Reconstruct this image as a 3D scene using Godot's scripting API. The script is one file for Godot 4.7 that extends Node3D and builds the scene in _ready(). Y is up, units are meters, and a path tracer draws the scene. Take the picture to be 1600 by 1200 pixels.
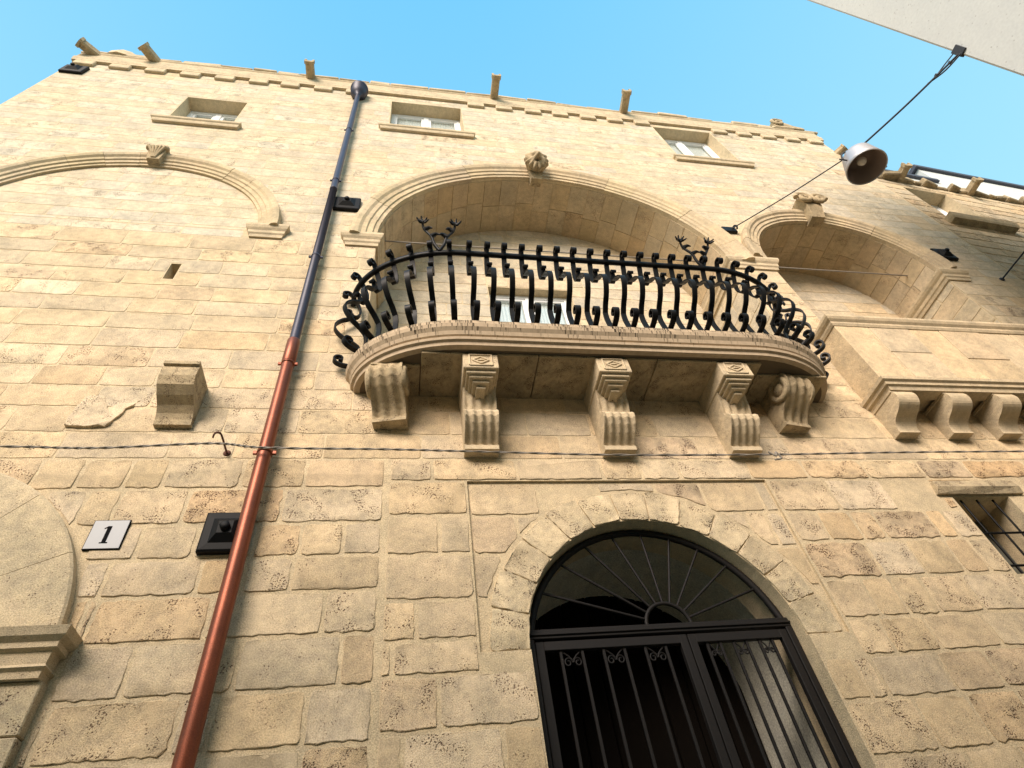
extends Node3D
# A limestone palazzo seen from the street below. The facade is the plane z = 0 (x to the right, z towards the street).

const EYE := Vector3(0, 1.6, 3.6)
var cam: Camera3D
var M := {}
var rng := RandomNumberGenerator.new()
var jit := FastNoiseLite.new()

# ------------------------------------------------------------------ mesh builder
class MB:
	var v := PackedVector3Array()
	var c := PackedColorArray()
	var u := PackedVector2Array()
	var g := PackedInt32Array()
	var col := Color.WHITE
	var xf := Transform3D.IDENTITY
	var s0 := 0
	func tri(a: Vector3, b: Vector3, d: Vector3, sm := -1, ua := Vector2.ZERO, ub := Vector2.ZERO, ud := Vector2.ZERO) -> void:
		v.append(xf * a); v.append(xf * b); v.append(xf * d)
		c.append(col); c.append(col); c.append(col)
		u.append(ua); u.append(ub); u.append(ud)
		g.append(sm); g.append(sm); g.append(sm)
	func begin() -> void:
		s0 = v.size()
	func finish() -> void:   # turn the solid added since begin() so that its faces look outwards
		var n := v.size() - s0
		if n <= 0: return
		var o := Vector3.ZERO
		for i in range(s0, v.size()): o += v[i]
		o /= n
		var vol := 0.0
		for i in range(s0, v.size(), 3): vol += (v[i] - o).dot((v[i + 1] - o).cross(v[i + 2] - o))
		if vol > 0.0:
			for i in range(s0, v.size(), 3):
				var t := v[i + 1]; v[i + 1] = v[i + 2]; v[i + 2] = t
				var w := u[i + 1]; u[i + 1] = u[i + 2]; u[i + 2] = w
	# rings of points joined by quads; mode 0 flat, 1 smooth, 2 smooth along each strip, 3 smooth round each ring; cap: close both ends
	func loft(rings: Array, closed := true, cap := true, mode := 0) -> void:
		begin()
		var lu := 0.0
		var n: int = rings[0].size()
		for i in rings.size() - 1:
			var a: PackedVector3Array = rings[i]
			var b: PackedVector3Array = rings[i + 1]
			var du := a[0].distance_to(b[0])
			var lv := 0.0
			for j in (n if closed else n - 1):
				var k := (j + 1) % n
				var dv := a[j].distance_to(a[k])
				var sm := -1 if mode == 0 else (1 if mode == 1 else (j + 2 if mode == 2 else i + 2))
				tri(a[j], b[j], b[k], sm, Vector2(lv, lu), Vector2(lv, lu + du), Vector2(lv + dv, lu + du))
				tri(a[j], b[k], a[k], sm, Vector2(lv, lu), Vector2(lv + dv, lu + du), Vector2(lv + dv, lu))
				lv += dv
			lu += du
		if cap:
			for e in 2:
				var r: PackedVector3Array = rings[0] if e == 0 else rings[rings.size() - 1]
				var nor := Vector3.ZERO
				for j in n: nor += r[j].cross(r[(j + 1) % n])
				if nor.length() < 1e-9: continue
				nor = nor.normalized()
				var ax := nor.cross(Vector3.UP if absf(nor.y) < 0.8 else Vector3.RIGHT).normalized()
				var ay := nor.cross(ax)
				var flat := PackedVector2Array()
				for j in n: flat.append(Vector2((r[j] - r[0]).dot(ax), (r[j] - r[0]).dot(ay)))
				var ids := Geometry2D.triangulate_polygon(flat)
				if ids.is_empty():
					for j in range(1, n - 1):
						ids.append(0); ids.append(j); ids.append(j + 1)
				var turn := (flat[ids[1]] - flat[ids[0]]).cross(flat[ids[2]] - flat[ids[0]])
				for j in range(0, ids.size(), 3):
					if (e == 0) == (turn > 0): tri(r[ids[j]], r[ids[j + 1]], r[ids[j + 2]])
					else: tri(r[ids[j]], r[ids[j + 2]], r[ids[j + 1]])
		finish()
	func box(a: Vector3, b: Vector3, bev := 0.0) -> void:
		var rs := []
		var lv := [[a.y, bev], [a.y + bev, 0.0], [b.y - bev, 0.0], [b.y, bev]] if bev > 0.0 else [[a.y, 0.0], [b.y, 0.0]]
		for l in lv:
			var i: float = l[1]
			var y: float = l[0]
			if bev > 0.0:
				var e := bev
				rs.append(PackedVector3Array([Vector3(a.x + i + e, y, a.z + i), Vector3(b.x - i - e, y, a.z + i), Vector3(b.x - i, y, a.z + i + e), Vector3(b.x - i, y, b.z - i - e), Vector3(b.x - i - e, y, b.z - i), Vector3(a.x + i + e, y, b.z - i), Vector3(a.x + i, y, b.z - i - e), Vector3(a.x + i, y, a.z + i + e)]))
			else:
				rs.append(PackedVector3Array([Vector3(a.x, y, a.z), Vector3(b.x, y, a.z), Vector3(b.x, y, b.z), Vector3(a.x, y, b.z)]))
		loft(rs)
	func tube(pts: Array, r: float, n := 8, r1 := -1.0) -> void:
		var rs := []
		var up := Vector3.UP
		for i in pts.size():
			var d: Vector3 = (pts[min(i + 1, pts.size() - 1)] - pts[max(i - 1, 0)]).normalized()
			var s := d.cross(up)
			if s.length() < 0.2: s = d.cross(Vector3.RIGHT)
			s = s.normalized()
			var t := s.cross(d)
			up = t
			var rr := r if r1 < 0 else lerpf(r, r1, float(i) / (pts.size() - 1))
			var q := PackedVector3Array()
			for k in n:
				var an := TAU * k / n
				q.append(pts[i] + (s * cos(an) + t * sin(an)) * rr)
			rs.append(q)
		loft(rs, true, true, 1)
	# flat bar bent along a curve in the local yz plane: points (out, height), width along x
	func strap(pts: Array, w: float, th: float) -> void:
		var rs := []
		for i in pts.size():
			var d: Vector2 = (pts[min(i + 1, pts.size() - 1)] - pts[max(i - 1, 0)]).normalized()
			var nn := Vector2(-d.y, d.x) * th * 0.5
			var p: Vector2 = pts[i]
			var q := PackedVector3Array()
			for e in [[-1, -1], [1, -1], [1, 1], [-1, 1]]:
				q.append(Vector3(e[0] * w * 0.5, p.y + nn.y * e[1], p.x + nn.x * e[1]))
			rs.append(q)
		loft(rs, true, true, 2)
	func lathe(prof: Array, n := 20, axis := Transform3D.IDENTITY, capped := true) -> void:
		var rs := []
		for p in prof:
			var q := PackedVector3Array()
			for k in n:
				var an := TAU * k / n
				q.append(axis * Vector3(cos(an) * max(p.x, 0.0005), p.y, sin(an) * max(p.x, 0.0005)))
			rs.append(q)
		loft(rs, true, capped, 1)
	# profile of (out, y) swept along a path in plan (x, z); out is on the street side of a path that runs from right to left, mitred
	func swept(path: Array, prof: Array, mode := 0) -> void:
		var rs := []
		var n := path.size()
		for i in n:
			var d0: Vector2 = (path[i] - path[max(i - 1, 0)]).normalized() if i > 0 else (path[1] - path[0]).normalized()
			var d1: Vector2 = (path[min(i + 1, n - 1)] - path[i]).normalized() if i < n - 1 else d0
			var n0 := Vector2(d0.y, -d0.x)
			var n1 := Vector2(d1.y, -d1.x)
			var m := (n0 + n1) / (1.0 + n0.dot(n1))
			var q := PackedVector3Array()
			for p in prof:
				q.append(Vector3(path[i].x + m.x * p.x, p.y, path[i].y + m.y * p.x))
			rs.append(q)
		loft(rs, true, true, mode)
	func commit(old: ArrayMesh = null) -> ArrayMesh:
		var st := SurfaceTool.new()
		st.begin(Mesh.PRIMITIVE_TRIANGLES)
		for i in v.size():
			st.set_smooth_group(g[i]); st.set_color(c[i]); st.set_uv(u[i]); st.add_vertex(v[i])
		st.generate_normals()
		if old: return st.commit(old)
		return st.commit()

func smooth(pts: Array, n := 5) -> Array:   # Catmull-Rom through 2D or 3D points
	var out := []
	for i in pts.size() - 1:
		var p0 = pts[max(i - 1, 0)]; var p1 = pts[i]; var p2 = pts[i + 1]; var p3 = pts[min(i + 2, pts.size() - 1)]
		for k in n:
			var t := float(k) / n
			out.append(0.5 * ((2.0 * p1) + (p2 - p0) * t + (2.0 * p0 - 5.0 * p1 + 4.0 * p2 - p3) * t * t + (3.0 * p1 - p0 - 3.0 * p2 + p3) * t * t * t))
	out.append(pts[pts.size() - 1])
	return out

# ------------------------------------------------------------------ nodes
func add(o: Node, called: String, parent: Node = self) -> Node:
	o.name = called
	parent.add_child(o, true)
	return o
func obj(mb: MB, called: String, mat: Material, parent: Node = self, at := Vector3.ZERO) -> MeshInstance3D:
	var o := MeshInstance3D.new()
	o.mesh = mb.commit()
	o.mesh.surface_set_material(0, mat)
	add(o, called, parent)
	o.position = at
	return o
func inst(mesh: Mesh, called: String, parent: Node, xf: Transform3D) -> MeshInstance3D:
	var o := MeshInstance3D.new()
	o.mesh = mesh
	add(o, called, parent)
	o.transform = xf
	return o
var used := {}
func thing(called: String, label: String, category: String, at := Vector3.ZERO, group := "") -> Node3D:
	var o := Node3D.new()
	var k: int = used.get(called, 0)
	used[called] = k + 1
	o.name = called if k == 0 else "%s_%03d" % [called, k]
	add_child(o)
	o.position = at
	o.set_meta("label", label); o.set_meta("category", category)
	if group: o.set_meta("group", group)
	return o

# ------------------------------------------------------------------ textures and materials
func noise_bytes(size: int, freq: float, seed_: int, kind := FastNoiseLite.TYPE_SIMPLEX_SMOOTH, oct := 4, cell := 0) -> PackedByteArray:
	var f := FastNoiseLite.new()
	f.noise_type = kind; f.frequency = freq; f.seed = seed_; f.fractal_octaves = oct
	if oct <= 1: f.fractal_type = FastNoiseLite.FRACTAL_NONE
	if kind == FastNoiseLite.TYPE_CELLULAR:
		f.cellular_return_type = FastNoiseLite.RETURN_DISTANCE
		f.cellular_jitter = 1.0
	var im := f.get_seamless_image(size, size, false, false, 0.1, true)
	im.convert(Image.FORMAT_L8)
	return im.get_data()
# colour image (multiplier about white) and height image for stone; pits = how much of it is eroded
func stone_maps(size: int, seed_: int, pits: float, blotch: float, grain := 1.0) -> Array:
	var big := noise_bytes(size, 0.006, seed_, FastNoiseLite.TYPE_SIMPLEX_SMOOTH, 3)
	var mid := noise_bytes(size, 0.030, seed_ + 1, FastNoiseLite.TYPE_SIMPLEX_SMOOTH, 5)
	var fine := noise_bytes(size, 0.22, seed_ + 2, FastNoiseLite.TYPE_SIMPLEX_SMOOTH, 3)
	var hole := noise_bytes(size, 0.13, seed_ + 3, FastNoiseLite.TYPE_SIMPLEX_SMOOTH, 2)
	var pore := noise_bytes(size, 0.33, seed_ + 5, FastNoiseLite.TYPE_SIMPLEX_SMOOTH, 1)
	var area := noise_bytes(size, 0.011, seed_ + 4, FastNoiseLite.TYPE_SIMPLEX_SMOOTH, 4)
	var rgb := PackedByteArray(); rgb.resize(size * size * 3)
	var hgt := PackedByteArray(); hgt.resize(size * size)
	for i in size * size:
		var b := big[i] / 255.0 - 0.5
		var m := mid[i] / 255.0 - 0.5
		var f := (fine[i] / 255.0 - 0.5) * grain
		var a := smoothstep(0.35, 0.85, area[i] / 255.0)
		var th := 0.93 - pits * (0.10 + 0.36 * a)
		var p := smoothstep(th, th + 0.12, hole[i] / 255.0)
		var p2 := smoothstep(0.90 - pits * (0.16 + 0.14 * a), 1.0, pore[i] / 255.0)
		var t := 0.88 + blotch * (b * 0.30 + m * 0.26) + f * 0.34
		var k := (1.0 - 0.52 * p) * (1.0 - 0.38 * p2)  # dirt and the shade inside pits and pores, both put into the colour
		rgb[i * 3] = int(clampf(t * lerpf(k, 1.0, 0.10), 0, 1) * 255)
		rgb[i * 3 + 1] = int(clampf((t - blotch * b * 0.03) * k, 0, 1) * 255)
		rgb[i * 3 + 2] = int(clampf((t - blotch * (b + m) * 0.06) * k * 0.97, 0, 1) * 255)
		hgt[i] = int(clampf(0.70 + m * 0.34 + f * 0.30 - p * 0.50 - p2 * 0.26, 0, 1) * 255)
	var ci := Image.create_from_data(size, size, false, Image.FORMAT_RGB8, rgb)
	var hi := Image.create_from_data(size, size, false, Image.FORMAT_L8, hgt)
	ci.generate_mipmaps(); hi.generate_mipmaps()
	return [ImageTexture.create_from_image(ci), ImageTexture.create_from_image(hi)]
func lin(r: float, g: float, b: float) -> Color:   # linear base colour for albedo_color
	return Color(r, g, b).linear_to_srgb()
func tri_mat(maps: Array, col: Color, metres: float, relief: float, rough := 0.92, off := Vector3.ZERO) -> StandardMaterial3D:
	var m := StandardMaterial3D.new()
	m.albedo_color = col
	m.albedo_texture = maps[0]
	m.uv1_triplanar = true; m.uv1_world_triplanar = true
	m.uv1_scale = Vector3.ONE / metres
	m.uv1_offset = off
	m.roughness = rough
	m.metallic_specular = 0.25
	m.vertex_color_use_as_albedo = true
	if relief > 0.0:
		m.heightmap_enabled = true
		m.heightmap_texture = maps[1]
		m.heightmap_scale = relief
	return m
func plain(col: Color, rough: float, metal := 0.0, spec := 0.5) -> StandardMaterial3D:
	var m := StandardMaterial3D.new()
	m.albedo_color = col; m.roughness = rough; m.metallic = metal; m.metallic_specular = spec
	m.vertex_color_use_as_albedo = true
	return m

func make_materials() -> void:
	var smooth_maps := stone_maps(768, 11, 0.42, 0.5)
	var mid_maps := stone_maps(768, 23, 0.72, 0.6)
	var pit_maps := stone_maps(768, 37, 0.9, 0.7)
	var mort_maps := stone_maps(512, 51, 0.18, 0.40)
	var W := Color.WHITE
	var wall_maps := stone_maps(256, 61, 0.0, 0.08, 0.15)
	M.stone0 = tri_mat(smooth_maps, W, 1.9, 0.7, 0.93)
	M.stone1 = tri_mat(mid_maps, W, 1.7, 0.9, 0.95, Vector3(0.3, 0.1, 0))
	M.stone2 = tri_mat(pit_maps, W, 1.5, 1.2, 0.97, Vector3(0.1, 0.7, 0))
	M.mortar = tri_mat(mort_maps, lin(0.72, 0.585, 0.41), 1.3, 0.8, 0.95)
	M.carved = tri_mat(smooth_maps, lin(0.675, 0.55, 0.395), 1.5, 0.9, 0.92, Vector3(0.5, 0.2, 0.1))
	M.weathered = tri_mat(mid_maps, lin(0.56, 0.445, 0.30), 1.2, 1.4, 0.94, Vector3(0.2, 0.6, 0.1))
	M.plaster = tri_mat(mort_maps, lin(0.80, 0.76, 0.68), 2.1, 0.4, 0.95)
	M.white = tri_mat(wall_maps, lin(0.72, 0.735, 0.765), 2.7, 0.15, 0.95)
	M.ochre = tri_mat(mort_maps, lin(0.55, 0.46, 0.34), 3.1, 0.4, 0.95)
	M.paving = tri_mat(mid_maps, lin(0.46, 0.41, 0.33), 3.0, 1.0, 0.9)
	M.iron = plain(lin(0.005, 0.005, 0.0055), 0.45, 0.0, 0.28)
	M.plate = plain(lin(0.006, 0.006, 0.0065), 0.55, 0.0, 0.25)
	M.pane_dark = plain(lin(0.10, 0.105, 0.09), 0.25)
	M.gate = plain(lin(0.011, 0.0095, 0.009), 0.6, 0.0, 0.35)
	M.copper = tri_mat(mort_maps, lin(0.25, 0.068, 0.034), 0.9, 0.05, 0.40); M.copper.metallic = 0.6; M.copper.metallic_specular = 0.5
	M.slate = tri_mat(mort_maps, lin(0.040, 0.040, 0.074), 0.9, 0.05, 0.45); M.slate.metallic = 0.2; M.slate.metallic_specular = 0.45
	M.frame = plain(lin(0.80, 0.82, 0.83), 0.35)
	M.curtain = plain(lin(0.55, 0.60, 0.60), 0.9)
	M.tile = plain(lin(0.52, 0.52, 0.53), 0.75, 0.0, 0.2)
	M.ink = plain(lin(0.008, 0.008, 0.009), 0.8, 0.0, 0.1)
	M.shade_wood = plain(lin(0.006, 0.0045, 0.0035), 0.8, 0.0, 0.15)  # near black: the unlit depth of the passage put into the colour
	M.dark_door = plain(lin(0.05, 0.035, 0.025), 0.7)
	M.cable = plain(lin(0.24, 0.215, 0.185), 0.85)
	M.black_cable = plain(lin(0.02, 0.022, 0.028), 0.7)
	M.rust = plain(lin(0.10, 0.035, 0.02), 0.8)
	M.zinc = plain(lin(0.42, 0.42, 0.44), 0.45, 0.5)
	M.shade_in = plain(lin(0.26, 0.20, 0.17), 0.55, 0.2)
	M.bulb = plain(lin(0.75, 0.72, 0.66), 0.2)
	M.coping = plain(lin(0.05, 0.055, 0.075), 0.7)
	var gl := StandardMaterial3D.new()
	gl.transparency = BaseMaterial3D.TRANSPARENCY_ALPHA
	gl.albedo_color = Color(0.8, 0.86, 0.84, 0.12); gl.roughness = 0.02; gl.metallic_specular = 0.6
	M.glass = gl
	# black drip stains running down from the edge of the balcony floor
	var w := 1024; var h := 128
	var im := Image.create(w, h, false, Image.FORMAT_RGB8)
	im.fill(Color(1, 1, 1))
	var r := RandomNumberGenerator.new(); r.seed = 77
	var nz := FastNoiseLite.new(); nz.seed = 5; nz.frequency = 0.03
	for x in w: for y in h:
		var t := 0.9 + 0.06 * nz.get_noise_2d(x * 0.9, y * 0.9) + r.randf_range(-0.04, 0.04)
		im.set_pixel(x, y, Color(t, t, t))
	for k in 95:
		var x0 := r.randi_range(0, w - 1)
		var wd := r.randi_range(1, 6)
		var len := int(h * (0.14 + 0.66 * pow(r.randf(), 1.5)))
		var dk := r.randf_range(0.40, 0.9)
		for dx in wd:
			var l2 := int(len * r.randf_range(0.55, 1.0))
			for y in l2:
				if r.randf() < 0.06: continue
				var p := im.get_pixel((x0 + dx) % w, h - 1 - y)
				im.set_pixel((x0 + dx) % w, h - 1 - y, p * Color(dk, dk, dk))
	for x in w:   # crust of black lichen along the lip
		var l3 := int(2 + 8 * absf(nz.get_noise_1d(x * 2.3)) + r.randi_range(0, 3))
		for y in l3:
			if r.randf() < 0.75: im.set_pixel(x, h - 1 - y, Color(0.16, 0.15, 0.13) * r.randf_range(0.7, 1.5))
	var st := StandardMaterial3D.new()
	st.albedo_color = lin(0.56, 0.44, 0.305)
	st.albedo_texture = ImageTexture.create_from_image(im)
	st.uv1_scale = Vector3(0.55, 1.0 / 0.365, 1)
	st.roughness = 0.95; st.metallic_specular = 0.2
	M.slab = st

# ------------------------------------------------------------------ masonry
var pieces := []     # every wall stone: {mesh builder data, weight}
func arc_poly(cx: float, cy: float, r: float, y0: float, n := 40) -> PackedVector2Array:   # round-headed outline standing on y0
	var p := PackedVector2Array()
	p.append(Vector2(cx + r, y0))
	for i in n + 1:
		var a := PI * i / n
		p.append(Vector2(cx + r * cos(a), cy + r * sin(a)))
	p.append(Vector2(cx - r, y0))
	return p
func rect(x0: float, y0: float, x1: float, y1: float) -> PackedVector2Array:
	return PackedVector2Array([Vector2(x0, y0), Vector2(x1, y0), Vector2(x1, y1), Vector2(x0, y1)])
func poly_area(p: PackedVector2Array) -> float:
	var a := 0.0
	for i in p.size():
		a += p[i].cross(p[(i + 1) % p.size()])
	return a * 0.5
func tone(kind: int, pale: bool) -> Color:
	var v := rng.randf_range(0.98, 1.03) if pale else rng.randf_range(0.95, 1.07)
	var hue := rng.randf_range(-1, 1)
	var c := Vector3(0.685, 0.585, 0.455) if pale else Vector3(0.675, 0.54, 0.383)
	if kind == 2: c *= Vector3(0.98, 0.94, 0.91)
	if rng.randf() < 0.16: c *= Vector3(1.0, 0.955, 0.91)      # ruddier beds
	elif rng.randf() < 0.14: c *= Vector3(0.95, 0.96, 0.97)   # greyer beds
	c *= v * (1.0 if kind == 0 else 1.07)
	return Color(c.x * (1 + hue * 0.03), c.y, c.z * (1 - hue * 0.06))
# one dressed stone: outline in the plane of T, standing proud of the mortar
func stone(T: Transform3D, poly: PackedVector2Array, o := {}) -> void:
	var joint: float = o.get("joint", 0.012)
	var proud: float = o.get("proud", 0.014)
	var rag: float = o.get("rag", 0.010)
	var z0: float = o.get("z", 0.0)
	var kind: int = o.get("kind", -1)
	if kind < 0:
		var q := rng.randf()
		kind = 0 if q < o.get("k0", 0.5) else (1 if q < o.get("k1", 0.87) else 2)
	var col: Color = o.get("col", tone(kind, rng.randf() < float(o.get("pale", 0.0))))
	var tilt: float = o.get("tilt", 0.5)
	if poly_area(poly) < 0: poly.reverse()
	for ins in Geometry2D.offset_polygon(poly, -joint, Geometry2D.JOIN_MITER):
		if poly_area(ins) < 0.006: continue
		var lo := Vector2(1e9, 1e9); var hi := Vector2(-1e9, -1e9)
		for p in ins: lo = lo.min(p); hi = hi.max(p)
		var mid := (lo + hi) * 0.5
		var wp: Vector3 = T * Vector3(mid.x, mid.y, z0)
		var step: float = o.get("step", clampf(wp.distance_to(EYE) * 0.009, 0.025, 0.13))
		var pts := PackedVector2Array()
		for i in ins.size():
			var a := ins[i]; var b := ins[(i + 1) % ins.size()]
			var n := maxi(1, int(round(a.distance_to(b) / step)))
			for k in n: pts.append(a.lerp(b, float(k) / n))
		var np := pts.size()
		if np < 3: continue
		var base := PackedVector2Array(); var top := PackedVector2Array()
		var soft := minf(0.013, 0.08 * minf(hi.x - lo.x, hi.y - lo.y))
		for i in np:
			var a := pts[(i + np - 1) % np]; var b := pts[i]; var d := pts[(i + 1) % np]
			var e0 := (b - a).normalized(); var e1 := (d - b).normalized()
			var nn := Vector2(-(e0 + e1).y, (e0 + e1).x).normalized()
			var cut := 0.0
			if e0.dot(e1) < 0.7: cut = soft * (1.0 - e0.dot(e1)) * 0.7
			var k := jit.get_noise_2d(b.x * 17.0, b.y * 17.0) * 0.6 + jit.get_noise_2d(b.x * 53.0 + 40, b.y * 53.0) * 0.6
			var amt := rag * (k + 0.35)
			if nn.y > 0.5: amt *= 1.5           # lower edges are the most eaten away
			if kind == 2: amt *= 1.6
			var p2 := b + nn * (amt + cut)
			base.append(p2)
			top.append(p2 + nn * (0.0025 + absf(k) * 0.003))
		var ids := Geometry2D.triangulate_polygon(top)
		if ids.is_empty(): continue
		var mb := MB.new()
		mb.col = col
		mb.begin()
		var zt := PackedFloat32Array()
		for i in np:
			var ty := (top[i].y - lo.y) / maxf(hi.y - lo.y, 0.01)
			zt.append(z0 + proud * (1.0 + tilt * (1.0 - 2.0 * ty)) + proud * 0.5 * jit.get_noise_2d(top[i].x * 20, top[i].y * 20 + 9))
		for i in np:
			var k := (i + 1) % np
			var a := Vector3(base[i].x - mid.x, base[i].y - mid.y, z0 - 0.02)
			var b := Vector3(base[k].x - mid.x, base[k].y - mid.y, z0 - 0.02)
			var a1 := Vector3(base[i].x - mid.x, base[i].y - mid.y, zt[i] - 0.0022)
			var b1 := Vector3(base[k].x - mid.x, base[k].y - mid.y, zt[k] - 0.0022)
			var a2 := Vector3(top[i].x - mid.x, top[i].y - mid.y, zt[i])
			var b2 := Vector3(top[k].x - mid.x, top[k].y - mid.y, zt[k])
			mb.tri(a, b1, b); mb.tri(a, a1, b1)
			mb.tri(a1, b2, b1); mb.tri(a1, a2, b2)
		for i in range(0, ids.size(), 3):
			mb.tri(Vector3(top[ids[i]].x - mid.x, top[ids[i]].y - mid.y, zt[ids[i]]), Vector3(top[ids[i + 2]].x - mid.x, top[ids[i + 2]].y - mid.y, zt[ids[i + 2]]), Vector3(top[ids[i + 1]].x - mid.x, top[ids[i + 1]].y - mid.y, zt[ids[i + 1]]), 1)
		# how large it shows in the picture
		var to: Vector3 = EYE - (T * Vector3(mid.x, mid.y, z0))
		var wgt := poly_area(ins) * absf(to.normalized().dot(T.basis.z)) / to.length_squared()
		var wx: Vector3 = T * Vector3(mid.x, mid.y, z0)
		if not in_frame(wx): wgt *= 0.02
		pieces.append({"mb": mb, "xf": T * Transform3D(Basis.IDENTITY, Vector3(mid.x, mid.y, 0)), "w": wgt, "kind": kind})
func in_frame(p: Vector3) -> bool:
	var q := cam.transform.affine_inverse() * p
	if q.z > -0.1: return false
	var t := tan(deg_to_rad(cam.fov) * 0.5)
	return absf(q.y / -q.z) < t * 1.1 and absf(q.x / -q.z) < t * 4.0 / 3.0 * 1.1
# courses of stones over a rectangle; cut away the holes, keep what lies inside the islands
func courses(T: Transform3D, x0: float, y0: float, x1: float, y1: float, holes: Array, islands := [], o := {}) -> void:
	var hmin: float = o.get("hmin", 0.24); var hmax: float = o.get("hmax", 0.30)
	var wmin: float = o.get("wmin", 0.38); var wmax: float = o.get("wmax", 0.78)
	var y := y0
	while y < y1 - 0.05:
		var h := rng.randf_range(hmin, hmax)
		if y + h > y1 - 0.12: h = y1 - y
		var js := [x0]
		var x := x0 + rng.randf_range(0.15, wmax)
		while x < x1 - 0.18:
			js.append(x); x += rng.randf_range(wmin, wmax)
		js.append(x1)
		row(T, y, y + h, js, holes, islands, o)
		y += h
func row(T: Transform3D, y0: float, y1: float, js: Array, holes: Array, islands := [], o := {}) -> void:
	for i in js.size() - 1:
		var r := rect(js[i], y0, js[i + 1], y1)
		var parts := [r]
		for hpoly in holes:
			var nx := []
			for p in parts:
				for q in Geometry2D.clip_polygons(p, hpoly):
					if not Geometry2D.is_polygon_clockwise(q) and poly_area(q) > 0.008: nx.append(q)
			parts = nx
		for p in parts: stone(T, p, o)
		for isl in islands:
			for q in Geometry2D.intersect_polygons(r, isl):
				if absf(poly_area(q)) > 0.008: stone(T, q, o)
func place_pieces(parent: Node3D, limit: int) -> void:
	pieces.sort_custom(func(a, b): return a.w > b.w)
	var rest := [MB.new(), MB.new(), MB.new()]
	var mats := [M.stone0, M.stone1, M.stone2]
	for i in pieces.size():
		var p = pieces[i]
		if i < limit:
			var m: ArrayMesh = p.mb.commit()
			m.surface_set_material(0, mats[p.kind])
			inst(m, "stone_block", parent, p.xf)
		else:
			var t: MB = rest[p.kind]
			for k in p.mb.v.size():
				t.v.append(p.xf * p.mb.v[k]); t.c.append(p.mb.c[k]); t.u.append(p.mb.u[k]); t.g.append(-1)
	var am: ArrayMesh = null
	var slot := []
	for k in 3:
		if rest[k].v.size() == 0: continue
		am = rest[k].commit(am)
		slot.append(k)
	if am:
		for k in slot.size(): am.surface_set_material(k, mats[slot[k]])
		var o := inst(am, "distant_stone_blocks", parent, Transform3D.IDENTITY)
		o.set_meta("kind", "stuff")
	pieces = []

# archivolt: moulded stones round an arch, each its own piece. prof = (radius offset, z)
func archivolt(parent: Node3D, cx: float, cy: float, r: float, prof: Array, n: int, a0 := 0.0, a1 := PI, skip := []) -> void:
	for i in n:
		if i in skip: continue
		var b0 := a0 + (a1 - a0) * i / n + 0.0015 / r
		var b1 := a0 + (a1 - a0) * (i + 1) / n - 0.0015 / r
		var dz := rng.randf_range(-0.004, 0.004)
		var dr := rng.randf_range(-0.003, 0.003)
		var rs := []
		var seg := 4
		for k in seg + 1:
			var a := lerpf(b0, b1, float(k) / seg)
			var q := PackedVector3Array()
			for p in prof:
				var rr: float = r + p.x + dr
				q.append(Vector3(cx + rr * cos(a), cy + rr * sin(a), p.y + dz))
			rs.append(q)
		var mb := MB.new()
		var t := rng.randf_range(0.9, 1.06)
		mb.col = Color(t, t * rng.randf_range(0.97, 1.0), t * rng.randf_range(0.93, 1.0))
		mb.loft(rs, true, true, 2)
		obj(mb, "archivolt_stone", M.carved, parent)
# stones lining the underside of a vault (radius r, from z0 back to z1)
func intrados(parent: Node3D, cx: float, cy: float, r: float, z0: float, z1: float, n: int, rows := 2) -> void:
	for i in n:
		var cut := [z0]
		for k in rows - 1: cut.append(lerpf(z0, z1, (k + 1.0) / rows + rng.randf_range(-0.12, 0.12)))
		cut.append(z1)
		for k in rows:
			var b0 := PI * i / n + 0.004 / r; var b1 := PI * (i + 1) / n - 0.004 / r
			var pr := rng.randf_range(0.006, 0.014)
			var rs := []
			for s in 4:
				var a := lerpf(b0, b1, s / 3.0)
				var d := Vector3(cos(a), sin(a), 0)
				var c := Vector3(cx, cy, 0)
				rs.append(PackedVector3Array([c + d * (r + 0.03) + Vector3(0, 0, cut[k] - 0.004), c + d * (r - pr) + Vector3(0, 0, cut[k] - 0.004), c + d * (r - pr) + Vector3(0, 0, cut[k + 1] + 0.004), c + d * (r + 0.03) + Vector3(0, 0, cut[k + 1] + 0.004)]))
			var mb := MB.new()
			mb.col = tone(0, false)
			mb.loft(rs, true, true, 2)
			obj(mb, "vault_stone", M.stone0 if rng.randf() < 0.6 else M.stone1, parent)

# ------------------------------------------------------------------ the palazzo
const OPEN_B := [2.0, 8.45, 2.40, 5.86]      # loggia behind the balcony: centre x, springing y, radius, floor
const OPEN_C := [6.45, 8.60, 1.42, 5.75]
const GATE := [1.775, 3.255, 0.965]
const W := [[-3.85, 12.02, -2.88, 13.23], [-0.40, 12.68, 0.95, 14.22], [5.10, 12.58, 6.42, 14.38]]

func csg_poly(parent: Node, pts: PackedVector2Array, z_back: float, z_front: float) -> void:
	var p := CSGPolygon3D.new()
	p.polygon = pts
	p.mode = CSGPolygon3D.MODE_DEPTH
	p.depth = z_front - z_back
	p.operation = CSGShape3D.OPERATION_SUBTRACTION
	p.position.z = z_front      # depth runs towards -z
	add(p, "opening", parent)
func csg_box(parent: Node, a: Vector3, b: Vector3, op: int) -> CSGBox3D:
	var x := CSGBox3D.new()
	x.size = b - a; x.position = (a + b) * 0.5; x.operation = op
	add(x, "block", parent)
	return x

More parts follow.
